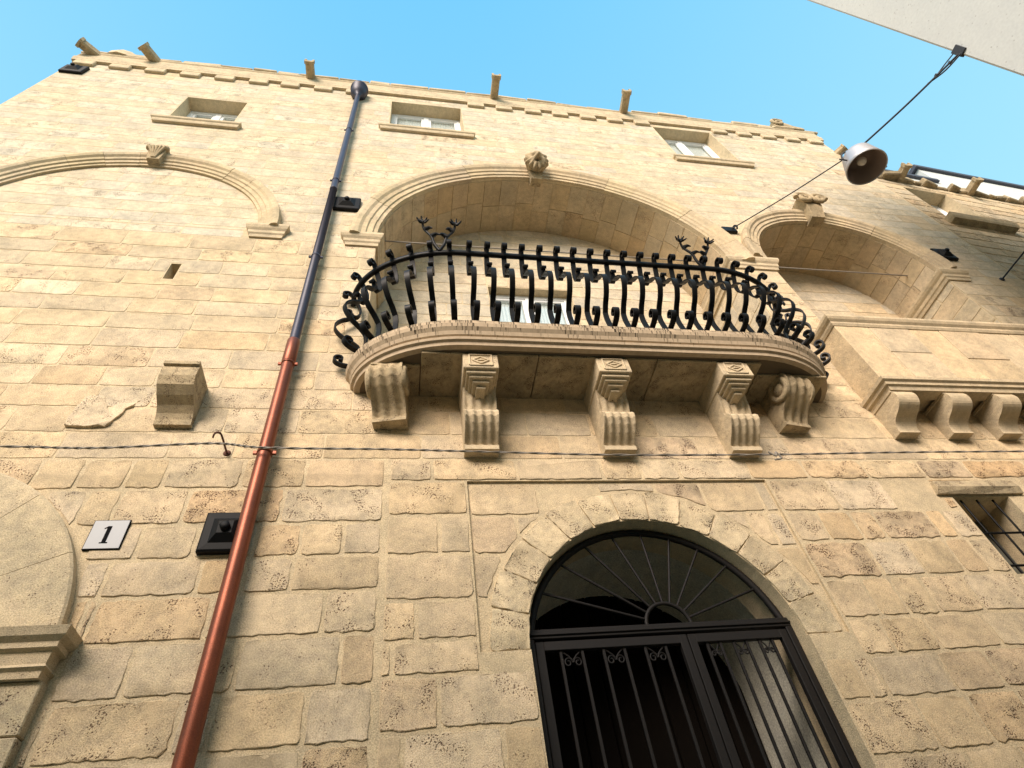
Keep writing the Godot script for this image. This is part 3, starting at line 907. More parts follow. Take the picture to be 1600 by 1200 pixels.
func balcony() -> void:
	var B := thing("stone_balcony", "long stone balcony with rounded ends on carved corbels above the gate", "balcony", Vector3(BAL_C, 4.84, 0))
	var off := Vector3(-BAL_C, -4.84, 0)
	var path := bal_path()
	var levels := [[5.60, -0.07], [5.603, -0.02], [5.635, -0.012], [5.645, 0.012], [5.67, 0.02], [5.69, 0.004], [5.70, 0.02], [5.735, 0.035], [5.765, 0.06], [5.80, 0.07], [5.84, 0.068], [5.858, 0.05]]
	var rs := []
	for l in levels:
		var q := PackedVector3Array()
		for e in path:
			var p: Vector2 = e[0] + e[1] * l[1]
			q.append(Vector3(p.x, l[0], maxf(p.y, -0.03)) + off)
		q[0].z = -0.03; q[q.size() - 1].z = -0.03
		rs.append(q)
	var mb := MB.new()
	mb.loft(rs, true, true, 3)
	obj(mb, "slab", M.slab, B)
	var so := MB.new()      # soffit slabs under the floor, one between each pair of corbels
	var cuts := [-0.30, 0.12, 1.14, 2.24, 3.28, 4.04]
	for i in 5:
		var s := MB.new()
		s.col = Color.WHITE * rng.randf_range(0.9, 1.0)
		s.box(Vector3(cuts[i] + 0.004, 5.575, -0.02) + off, Vector3(cuts[i + 1] - 0.004, 5.60, 0.50 if i > 0 and i < 4 else 0.36) + off, 0.004)
		obj(s, "soffit_slab", M.weathered, B)
	for cx in [0.62, 1.80, 2.97]: corbel(B, cx, off)
	for e in [[-0.11, 0.16], [3.61, -0.16]]: end_corbel(B, e[0], e[1], off)
func corbel(B: Node3D, cx: float, off: Vector3) -> void:
	var w := 0.14
	var mb := MB.new()
	# lower console, fluted: the profile (z, y, flute depth) repeated across the width
	var prof := [[0.30, 5.42, 0], [0.27, 5.36, 0], [0.262, 5.33, 0.5], [0.255, 5.27, 1], [0.238, 5.22, 1], [0.222, 5.185, 0.3], [0.225, 5.165, 0], [0.262, 5.145, 0.3], [0.285, 5.11, 0.8], [0.28, 5.07, 1], [0.245, 5.02, 1.3], [0.19, 4.97, 1.3], [0.14, 4.935, 1.2], [0.10, 4.905, 0.6], [0.095, 4.895, 0], [0.11, 4.885, 0], [0.11, 4.842, 0]]
	var rs := []
	var n := 24
	for i in n + 1:
		var t := float(i) / n
		var fl := 0.5 - 0.5 * cos(t * TAU * 4.0)
		if t < 0.06 or t > 0.94: fl = 0.0
		var q := PackedVector3Array()
		q.append(Vector3(cx - w + 2 * w * t, 5.42, -0.03) + off)
		for p in prof: q.append(Vector3(cx - w + 2 * w * t, p[1], p[0] - 0.022 * fl * p[2]) + off)
		q.append(Vector3(cx - w + 2 * w * t, 4.842, -0.03) + off)
		rs.append(q)
	mb.loft(rs, true, true, 2)
	var c := obj(mb, "corbel", M.carved, B)
	var tb := MB.new()
	tb.box(Vector3(cx - 0.15, 5.40, -0.03) + off, Vector3(cx + 0.15, 5.60, 0.50) + off, 0.006)
	for s in [[0.125, 0.47, 5.37], [0.10, 0.44, 5.345], [0.07, 0.405, 5.32], [0.04, 0.365, 5.29]]:
		tb.box(Vector3(cx - s[0], s[2], 0.20) + off, Vector3(cx + s[0], s[2] + 0.03, s[1]) + off, 0.004)
	obj(tb, "capital_block", M.carved, c)
	var ro := MB.new()
	for e in [[Vector2(-0.095, 5.43), Vector2(0.095, 5.43)], [Vector2(0.095, 5.43), Vector2(0.095, 5.565)], [Vector2(0.095, 5.565), Vector2(-0.095, 5.565)], [Vector2(-0.095, 5.565), Vector2(-0.095, 5.43)], [Vector2(-0.07, 5.497), Vector2(0, 5.54)], [Vector2(0, 5.54), Vector2(0.07, 5.497)], [Vector2(0.07, 5.497), Vector2(0, 5.455)], [Vector2(0, 5.455), Vector2(-0.07, 5.497)], [Vector2(-0.03, 5.497), Vector2(0.03, 5.497)]]:
		ro.tube([Vector3(cx + e[0].x, e[0].y, 0.502) + off, Vector3(cx + e[1].x, e[1].y, 0.502) + off], 0.010, 6)
	obj(ro, "carving", M.carved, c)
func end_corbel(B: Node3D, cx: float, turn: float, off: Vector3) -> void:
	var mb := MB.new()
	mb.xf = Transform3D(Basis(Vector3.UP, -turn), Vector3(cx, 0, 0) + off)
	var prof := [[0.36, 5.60, 0], [0.385, 5.56, 0.4], [0.395, 5.50, 0.8], [0.375, 5.44, 1], [0.32, 5.385, 1], [0.25, 5.34, 1], [0.19, 5.30, 1], [0.145, 5.26, 1], [0.115, 5.22, 0.8], [0.105, 5.195, 0.2], [0.115, 5.185, 0], [0.115, 5.15, 0]]
	var rs := []
	for i in 21:
		var t := i / 20.0
		var fl := 0.5 - 0.5 * cos(t * TAU * 3.0)
		if t < 0.07 or t > 0.93: fl = 0.0
		var q := PackedVector3Array([Vector3(-0.14 + 0.28 * t, 5.60, -0.06)])
		for p in prof: q.append(Vector3(-0.14 + 0.28 * t, p[1], p[0] - 0.03 * fl * p[2]))
		q.append(Vector3(-0.14 + 0.28 * t, 5.15, -0.06))
		rs.append(q)
	mb.loft(rs, true, true, 2)
	var c := obj(mb, "scroll_corbel", M.weathered, B)
	for s in [-1, 1]:      # a volute on each cheek
		var vo := MB.new()
		vo.xf = mb.xf
		var ax := Transform3D(Basis(Vector3.BACK, -PI / 2 * s), Vector3(s * 0.14, 5.475, 0.25))
		vo.lathe([Vector2(0.13, -0.01), Vector2(0.13, 0.02), Vector2(0.115, 0.032), Vector2(0.085, 0.03), Vector2(0.075, 0.012), Vector2(0.06, 0.012), Vector2(0.05, 0.03), Vector2(0.02, 0.036), Vector2(0, 0.036)], 22, ax)
		obj(vo, "volute", M.weathered, c)

func railing() -> void:
	var B := thing("iron_balcony_railing", "black wrought iron railing of bellied scroll bars round the long stone balcony", "railing", Vector3(BAL_C, 5.858, 0))
	var path := bal_path(20)
	var total := 0.0
	for i in path.size() - 1: total += path[i][0].distance_to(path[i + 1][0])
	var mb := MB.new()
	var w := 0.050
	var th := 0.016
	mb.strap(smooth([Vector2(0.0, 0.0), Vector2(0.05, 0.02), Vector2(0.11, 0.025), Vector2(0.165, 0.045), Vector2(0.19, 0.085), Vector2(0.175, 0.125), Vector2(0.14, 0.135), Vector2(0.115, 0.112), Vector2(0.122, 0.085), Vector2(0.148, 0.085)], 4), w, th)
	mb.strap(smooth([Vector2(0.0, 0.0), Vector2(-0.018, 0.12), Vector2(-0.026, 0.24), Vector2(-0.012, 0.325)], 4), w, th)
	mb.strap(smooth([Vector2(-0.014, 0.318), Vector2(0.05, 0.375), Vector2(0.14, 0.43), Vector2(0.215, 0.52), Vector2(0.228, 0.61), Vector2(0.18, 0.695), Vector2(0.115, 0.745), Vector2(0.075, 0.79), Vector2(0.085, 0.83)], 5), w, th)
	mb.strap(smooth([Vector2(0.13, 0.845), Vector2(0.145, 0.862), Vector2(0.13, 0.885), Vector2(0.10, 0.875), Vector2(0.092, 0.835), Vector2(0.07, 0.80), Vector2(0.03, 0.81), Vector2(0.008, 0.88), Vector2(0.02, 0.97), Vector2(0.06, 1.07), Vector2(0.095, 1.14), Vector2(0.118, 1.185), Vector2(0.15, 1.212), Vector2(0.19, 1.20), Vector2(0.203, 1.165), Vector2(0.182, 1.138), Vector2(0.156, 1.15), Vector2(0.162, 1.172)], 4), w, th)
	var bm := mb.commit(); bm.surface_set_material(0, M.iron)
	var n := 29
	for i in n:
		var e := at_len(path, total * (i + 0.35) / (n - 0.3))
		var nn: Vector2 = e[1]
		var z := Vector3(nn.x, 0, nn.y)
		var xx := Vector3.UP.cross(z)
		var yaw := rng.randf_range(-0.03, 0.03)
		inst(bm, "baluster", B, Transform3D(Basis(xx, Vector3.UP, z) * Basis(Vector3.UP, yaw), Vector3(e[0].x - BAL_C, 0, maxf(e[0].y, 0.03))))
	# top rail and foot rail
	for r in [[0.092, 1.125, 0.036, 0.028, "top_rail"], [-0.004, 0.02, 0.014, 0.02, "foot_rail"]]:
		var rs := []
		for e in path:
			var p: Vector2 = e[0] + e[1] * r[0]
			var c := Vector3(p.x - BAL_C, r[1], maxf(p.y, -0.02))
			var o := Vector3(e[1].x, 0, e[1].y)
			var q := PackedVector3Array()
			for k in 8:
				var a := TAU * (k + 0.5) / 8
				q.append(c + o * cos(a) * r[3] + Vector3.UP * sin(a) * r[2])
			rs.append(q)
		var rb := MB.new()
		rb.loft(rs, true, true, 1)
		obj(rb, r[4], M.iron, B)
	# flowering sprigs rising from the rail near both ends
	for sx in [0.30, 3.16]:
		var f := MB.new()
		f.xf = Transform3D(Basis.IDENTITY, Vector3(sx - BAL_C, 1.13, BAL_D + 0.10))
		for s in [-1, 1]:
			var st := smooth([Vector3(0, 0, 0), Vector3(s * 0.05, 0.10, 0.02), Vector3(s * 0.08, 0.20, 0.05), Vector3(s * 0.15, 0.32, 0.06), Vector3(s * 0.17, 0.40, 0.10)], 4)
			f.tube(st, 0.020, 6, 0.012)
			for lf in [[0.08, 0.20, 0.05, 1.0], [0.15, 0.31, 0.06, 0.9]]:
				f.tube(smooth([Vector3(s * lf[0], lf[1], lf[2]), Vector3(s * (lf[0] - 0.05), lf[1] + 0.02, lf[2] + 0.02), Vector3(s * (lf[0] - 0.08), lf[1] - 0.01, lf[2] + 0.03)], 3), 0.032, 5, 0.006)
			for k in 6:
				var a := k * TAU / 6 + 0.3
				var d := Vector3(cos(a) * s, sin(a) * 0.8, 0.25)
				var c0 := Vector3(s * 0.17, 0.40, 0.10)
				f.tube([c0, c0 + d * 0.035, c0 + d * 0.065 + Vector3(0, 0, 0.025)], 0.020, 5, 0.007)
		obj(f, "sprig_finial", M.iron, B)

# ------------------------------------------------------------------ boxed stone balcony at the right
func bay() -> void:
	var x0 := 4.68; var x1 := 8.40
	var B := thing("boxed_stone_balcony", "boxed balcony of plain stone slabs on a row of smooth scroll corbels", "balcony", Vector3(x0, 5.09, 0))
	var off := Vector3(-x0, -5.09, 0)
	var core := MB.new()
	core.box(Vector3(x0 + 0.02, 5.50, -0.06) + off, Vector3(x1 - 0.02, 6.55, 0.30) + off)
	obj(core, "core", M.mortar, B)
	var x := x0
	var wds := [0.44, 0.52, 0.40, 0.55, 0.42, 0.50, 0.47, 0.42]
	for i in wds.size():
		var xe: float = minf(x + wds[i], x1)
		var split: float = 5.53 + [1.02, 0.55, 1.02, 0.48, 1.02, 0.6, 1.02, 0.5][i]
		for seg in [[5.53, split], [split, 6.55]]:
			if seg[1] - seg[0] < 0.05: continue
			var s := MB.new()
			s.col = tone(0, false)
			s.box(Vector3(x + 0.003, seg[0] + 0.003, 0.0) + off, Vector3(xe - 0.003, seg[1] - 0.003, 0.33 + rng.randf_range(-0.004, 0.004)) + off, 0.005)
			obj(s, "parapet_slab", M.stone0, B)
		x = xe
	var top := [Vector2(-0.12, 6.52), Vector2(0.01, 6.52), Vector2(0.025, 6.55), Vector2(0.025, 6.575), Vector2(0.05, 6.60), Vector2(0.065, 6.63), Vector2(0.065, 6.66), Vector2(-0.12, 6.665)]
	var bot := [Vector2(-0.12, 5.45), Vector2(0.0, 5.45), Vector2(0.012, 5.49), Vector2(0.035, 5.50), Vector2(0.04, 5.53), Vector2(0.065, 5.545), Vector2(0.07, 5.58), Vector2(0.02, 5.62), Vector2(0.0, 5.64), Vector2(-0.12, 5.64)]
	for p in [[top, "coping_moulding"], [bot, "base_moulding"]]:
		var mb := MB.new()
		mb.xf.origin = off
		mb.swept([Vector2(x1, -0.02), Vector2(x1, 0.33), Vector2(x0, 0.33), Vector2(x0, -0.02)], p[0])
		obj(mb, p[1], M.carved, B)
	var pts := [Vector2(0, 5.47)]
	pts.append_array(smooth([Vector2(0.285, 5.465), Vector2(0.32, 5.43), Vector2(0.335, 5.37), Vector2(0.31, 5.30), Vector2(0.245, 5.255), Vector2(0.17, 5.225), Vector2(0.12, 5.185), Vector2(0.10, 5.13), Vector2(0.105, 5.09)], 3))
	pts.append(Vector2(0, 5.09))
	for cx in [4.80, 5.405, 5.99, 6.58, 7.17, 7.76, 8.25]:
		var c := MB.new()
		c.xf.origin = off
		c.col = Color.WHITE * rng.randf_range(0.93, 1.02)
		c.loft(profx(pts, cx - 0.115, cx + 0.115, -0.03), true, true, 0)
		c.box(Vector3(cx - 0.125, 5.43, 0.0), Vector3(cx + 0.125, 5.465, 0.315), 0.004)
		obj(c, "scroll_corbel", M.carved, B)

# ------------------------------------------------------------------ gate
func gate() -> void:
	var z := -0.15
	var G := thing("iron_entrance_gate", "dark iron double gate with a sunburst fanlight in the arched entrance", "gate", Vector3(GATE[0], 0, z))
	var off := Vector3(-GATE[0], 0, 0)
	var xl: float = GATE[0] - GATE[2] + 0.005; var xr: float = GATE[0] + GATE[2] - 0.005
	var f := MB.new()
	for b in [[xl, xl + 0.05, 0.0, 3.37], [xr - 0.05, xr, 0.0, 3.37], [xl, xr, 3.37, 3.435]]:
		f.box(Vector3(b[0], b[2], -0.03) + off, Vector3(b[1], b[3], 0.03) + off, 0.004)
	f.box(Vector3(xl, 3.39, 0.03) + off, Vector3(xr, 3.405, 0.042) + off, 0.003)
	obj(f, "frame", M.gate, G)
	# fanlight
	var fan := MB.new()
	var cy: float = GATE[1]; var R: float = GATE[2] - 0.03
	var a0 := asin((3.435 - cy) / R)
	var arc := []
	for i in 33:
		var a := a0 + (PI - 2 * a0) * i / 32.0
		arc.append(Vector3(R * cos(a), cy + R * sin(a), 0))
	fan.tube(arc, 0.026, 8)
	obj(fan, "fanlight_arch", M.gate, G)
	var hub := MB.new()
	var hc := Vector3(1.84, 3.43, 0) + off
	var harc := []
	for i in 17: harc.append(hc + Vector3(0.165 * cos(PI * i / 16.0), 0.165 * sin(PI * i / 16.0), 0))
	hub.tube(harc, 0.014, 8)
	obj(hub, "fanlight_hub", M.gate, G)
	for k in 9:
		var a := deg_to_rad(18.0 * (k + 1))
		var d := Vector3(cos(a), sin(a), 0)
		var o := hc - Vector3(0, cy, 0)
		var bq := o.dot(d)
		var t := -bq + sqrt(bq * bq - (o.length_squared() - R * R))
		var s := MB.new()
		s.tube([hc + d * 0.16, hc + d * t], 0.0095, 6)
		obj(s, "fanlight_spoke", M.gate, G)
	# two leaves
	for s in 2:
		var a := xl + 0.055 if s == 0 else 1.935
		var b := 1.925 if s == 0 else xr - 0.055
		var l := MB.new()
		for q in [[a, a + 0.055, 0.05, 3.355], [b - 0.055, b, 0.05, 3.355], [a + 0.055, b - 0.055, 3.295, 3.355], [a + 0.055, b - 0.055, 0.05, 0.12], [a + 0.055, b - 0.055, 1.05, 1.11]]:
			l.box(Vector3(q[0], q[2], -0.02) + off, Vector3(q[1], q[3], 0.022) + off, 0.003)
		l.box(Vector3(a + 0.055, 0.12, -0.004) + off, Vector3(b - 0.055, 1.05, 0.004) + off)
		var leaf := obj(l, "gate_leaf", M.gate, G)
		var ia := a + 0.055; var ib := b - 0.055
		var bx := []
		for k in 6: bx.append(ia + (ib - ia) * (k + 0.75) / 6.5)
		for k in 6:
			var m := MB.new()
			m.box(Vector3(bx[k] - 0.009, 1.11, -0.009) + off, Vector3(bx[k] + 0.009, 3.295, 0.009) + off, 0.002)
			obj(m, "bar", M.gate, leaf)
		for k in 3:
			var m := MB.new()
			var xm: float = (bx[k * 2] + bx[k * 2 + 1]) * 0.5
			var hw: float = (bx[k * 2 + 1] - bx[k * 2]) * 0.5 - 0.008
			for e in [-1, 1]:
				var sp := []
				for j in 22:
					var an := j * 0.40
					var rr := hw * 0.5 * (1.0 - j * 0.035)
					sp.append(Vector3(xm + e * (hw * 0.5 - cos(an) * rr * 0.9), 3.22 + sin(an) * rr, 0) + off)
				m.tube(sp, 0.0055, 5)
				m.tube([Vector3(xm + e * hw, 3.292, 0) + off, Vector3(xm + e * hw * 0.4, 3.262, 0) + off, Vector3(xm + e * hw * 0.05, 3.235, 0) + off], 0.0055, 5)
			obj(m, "scrollwork", M.gate, leaf)

# ------------------------------------------------------------------ pipe, plates, cables, lamp and other fittings
func rain_pipe() -> void:
	var x := -1.03; var z := 0.105
	var G := thing("rain_pipe", "copper brown rain pipe turning slate blue above its collar, from street to parapet", "drainpipe", Vector3(x, 0, z))
	var a := MB.new()
	a.lathe([Vector2(0.052, 0.0), Vector2(0.052, 6.02)], 24)
	obj(a, "lower_pipe", M.copper, G)
	var b := MB.new()
	b.lathe([Vector2(0.046, 6.0), Vector2(0.046, 9.6), Vector2(0.049, 9.6), Vector2(0.049, 9.66), Vector2(0.046, 9.66), Vector2(0.046, 14.02)], 24)
	obj(b, "upper_pipe", M.slate, G)
	var c := MB.new()
	c.lathe([Vector2(0.051, 5.86), Vector2(0.058, 5.87), Vector2(0.058, 6.18), Vector2(0.055, 6.19), Vector2(0.045, 6.20)], 24)
	obj(c, "collar", M.copper, G)
	var h := MB.new()
	h.lathe([Vector2(0.05, 13.95), Vector2(0.055, 14.0), Vector2(0.10, 14.05), Vector2(0.15, 14.12), Vector2(0.158, 14.34), Vector2(0.17, 14.35), Vector2(0.17, 14.40), Vector2(0.145, 14.40), Vector2(0.13, 14.25)], 22)
	obj(h, "hopper_head", M.slate, G)
	for y in [2.2, 4.78, 5.84, 7.75, 9.9, 12.0]:
		var k := MB.new()
		var r: float = 0.057 if y < 6 else 0.051
		k.lathe([Vector2(r - 0.006, y), Vector2(r, y), Vector2(r, y + 0.03), Vector2(r - 0.006, y + 0.03)], 20)
		for s in [-1, 1]: k.box(Vector3(s * (r + 0.012) - 0.014, y, -0.01), Vector3(s * (r + 0.012) + 0.014, y + 0.03, 0.01), 0.002)
		k.box(Vector3(-0.012, y + 0.003, -0.12), Vector3(0.012, y + 0.027, -r + 0.005))
		obj(k, "bracket", M.copper if y < 6 else M.slate, G)

func anchor_plate(cx: float, cy: float, w: float, label: String) -> void:
	var G := thing("iron_wall_plate", label, "wall plate", Vector3(cx, cy, 0.0), "pyramid iron plates on the wall")
	var m := MB.new()
	var h := w * 0.5
	var q := func(s: float, z: float) -> PackedVector3Array: return PackedVector3Array([Vector3(-s, -s, z), Vector3(s, -s, z), Vector3(s, s, z), Vector3(-s, s, z)])
	m.loft([q.call(h, -0.02), q.call(h, 0.045), q.call(h - 0.012, 0.055), q.call(h * 0.62, 0.058), q.call(h * 0.30, 0.10), q.call(h * 0.26, 0.10)])
	obj(m, "plate", M.plate, G)
	var b := MB.new()
	b.lathe([Vector2(0.035, 0.09), Vector2(0.035, 0.125), Vector2(0.02, 0.135), Vector2(0, 0.135)], 6, Transform3D(Basis(Vector3.RIGHT, PI / 2), Vector3.ZERO))
	obj(b, "bolt_nut", M.plate, G)

func house_number() -> void:
	var G := thing("house_number_tile", "small white square tile with the black numeral 1 beside the portal arch", "house number", Vector3(-1.90, 4.155, 0.012))
	var b := MB.new()
	b.box(Vector3(-0.110, -0.113, -0.03), Vector3(0.110, 0.113, 0.003), 0.001)
	obj(b, "border", M.ink, G)
	var t := MB.new()
	t.box(Vector3(-0.105, -0.108, -0.01), Vector3(0.105, 0.108, 0.006), 0.001)
	obj(t, "tile", M.tile, G)
	var n := MB.new()
	n.box(Vector3(-0.0125, -0.062, 0.004), Vector3(0.0125, 0.062, 0.0075))
	n.loft(extr([Vector2(-0.009, 0.062), Vector2(-0.030, 0.046), Vector2(-0.028, 0.040), Vector2(-0.009, 0.048)], 0, 0.004, 0.0075))
	n.box(Vector3(-0.024, -0.070, 0.004), Vector3(0.024, -0.062, 0.0075))
	obj(n, "numeral", M.ink, G)

func fittings() -> void:
	anchor_plate(-1.16, 4.14, 0.31, "black pyramid iron plate half hidden behind the copper rain pipe")
	anchor_plate(-0.83, 9.36, 0.34, "black iron plate beside the slate blue pipe, left of the loggia arch")
	anchor_plate(-5.93, 14.02, 0.36, "black iron plate at the palazzo corner under the cornice")
	anchor_plate(8.38, 9.16, 0.30, "black iron plate right of the scroll keystone arch")
	house_number()
	# barred window grille
	var G := thing("window_grille", "thin black iron bars across the small stone window below the boxed balcony", "grille", Vector3(5.08, 3.63, -0.05))
	for x in [-0.17, 0.0, 0.17]:
		var m := MB.new()
		m.tube([Vector3(x, -0.02, 0), Vector3(x, 0.77, 0)], 0.010, 6)
		obj(m, "upright_bar", M.iron, G)
	for y in [0.10, 0.41]:
		var m := MB.new()
		m.tube([Vector3(-0.30, y, 0.004), Vector3(0.31, y, 0.004)], 0.010, 6)
		obj(m, "cross_bar", M.iron, G)
	# cable strung along the wall: two strands twisted together
	var C := thing("wall_cable", "twisted grey cable strung level across the palazzo below the balcony corbels", "cable", Vector3(0, 4.7, 0.2))
	var way := smooth([Vector3(-6.2, 0.02, -0.1), Vector3(-4.2, 0.06, 0), Vector3(-2.73, 0.06, 0), Vector3(-2.13, 0.05, 0), Vector3(-1.39, 0.10, 0), Vector3(-1.01, 0.06, 0), Vector3(-0.15, 0.05, 0), Vector3(0.58, 0.03, 0), Vector3(1.68, 0.0, 0), Vector3(3.11, 0.01, 0), Vector3(4.33, 0.04, 0), Vector3(5.73, 0.06, 0), Vector3(7.5, 0.08, 0), Vector3(9.2, 0.10, -0.1)], 24)
	for s in 2:
		var st := []
		for i in way.size():
			var a := i * 0.9 + PI * s
			st.append(way[i] + Vector3(0, sin(a) * 0.005, cos(a) * 0.005))
		var m := MB.new()
		m.tube(st, 0.0055, 5)
		obj(m, "strand", M.cable, C)
	var kn := MB.new()
	kn.tube(smooth([Vector3(3.06, 0.03, 0.012), Vector3(3.11, -0.02, 0.015), Vector3(3.13, 0.03, 0.01), Vector3(3.16, -0.03, 0.0), Vector3(3.10, -0.04, -0.01)], 4), 0.009, 5)
	obj(kn, "tie", M.cable, C)
	var hk := thing("iron_wall_hook", "rusty bent iron hook holding the twisted cable left of the copper pipe", "hook", Vector3(-1.33, 4.88, 0))
	var m2 := MB.new()
	m2.xf = Transform3D(Basis.IDENTITY.scaled(Vector3(0.75, 0.75, 0.86)), Vector3.ZERO)
	m2.tube(smooth([Vector3(0, 0, -0.03), Vector3(0, -0.01, 0.08), Vector3(-0.005, -0.005, 0.22), Vector3(-0.02, 0.0, 0.265), Vector3(-0.06, -0.01, 0.27), Vector3(-0.075, -0.05, 0.25)], 4), 0.011, 7, 0.009)
	obj(m2, "hook_bar", M.rust, hk)
	var hp := MB.new()
	hp.lathe([Vector2(0.03, -0.01), Vector2(0.028, 0.012), Vector2(0.012, 0.02)], 9, Transform3D(Basis(Vector3.RIGHT, PI / 2), Vector3.ZERO))
	obj(hp, "rosette", M.rust, hk)
	# tie rods across the loggias
	for r in [[-0.42, 4.42, 9.02, "thin iron tie rod across the wide loggia arch above the railing"], [5.02, 7.88, 9.0, "thin iron tie rod across the narrow loggia arch above the boxed balcony"]]:
		var t := thing("tie_rod", r[3], "tie rod", Vector3(r[0], r[2], -0.30))
		var m := MB.new()
		m.tube([Vector3(0, 0, 0), Vector3(r[1] - r[0], 0, 0)], 0.011, 7)
		obj(m, "rod", M.cable, t)
		for e in 2:
			var w := MB.new()
			w.lathe([Vector2(0.05, -0.01), Vector2(0.05, 0.012), Vector2(0.02, 0.02)], 10, Transform3D(Basis(Vector3.BACK, -PI / 2 if e == 0 else PI / 2), Vector3(0.015 if e == 0 else r[1] - r[0] - 0.015, 0, 0)))
			obj(w, "washer", M.cable, t)
	# stone waterspouts
	for s in [[-5.95, 15.02, -0.80, "stone waterspout slanting over the palazzo corner, left of the small dome", 0.30], [-4.90, 15.02, -0.55, "slanting stone waterspout just right of the small roof dome", 0.32], [-2.03, 15.02, 0.0, "stone waterspout straight above the small window left of the blue pipe", 0.34], [1.70, 15.02, 0.0, "stone waterspout above the lion mask of the wide arch", 0.48], [4.60, 15.02, -0.1, "stone waterspout over the wall between the two right windows", 0.48]]:
		spout(s[0], s[1], 0.04, s[2], s[3], s[4] / 0.8, 0.8)

func spout(x: float, y: float, z: float, turn: float, label: String, ln: float, sz := 1.0) -> void:
	var G := thing("stone_waterspout", label, "waterspout", Vector3(x, y, z), "stone waterspouts along the roof edge")
	G.rotation.y = turn
	G.scale = Vector3.ONE * sz
	var u := func(s: float, zz: float, yy: float) -> PackedVector3Array:
		return PackedVector3Array([Vector3(-0.10 * s, yy + 0.10, zz), Vector3(-0.10 * s, yy - 0.06 * s, zz), Vector3(-0.06 * s, yy - 0.10 * s, zz), Vector3(0.06 * s, yy - 0.10 * s, zz), Vector3(0.10 * s, yy - 0.06 * s, zz), Vector3(0.10 * s, yy + 0.10, zz), Vector3(0.055 * s, yy + 0.10, zz), Vector3(0.045 * s, yy - 0.01, zz), Vector3(-0.045 * s, yy - 0.01, zz), Vector3(-0.055 * s, yy + 0.10, zz)])
	var m := MB.new()
	m.loft([u.call(1.0, -0.12, 0.0), u.call(0.95, ln * 0.82, -0.03)], true, true, 0)
	obj(m, "channel", M.weathered, G)
	var r := MB.new()
	r.loft([u.call(1.15, ln * 0.82, -0.03), u.call(1.18, ln, -0.022)], true, true, 0)
	obj(r, "lip", M.weathered, G)

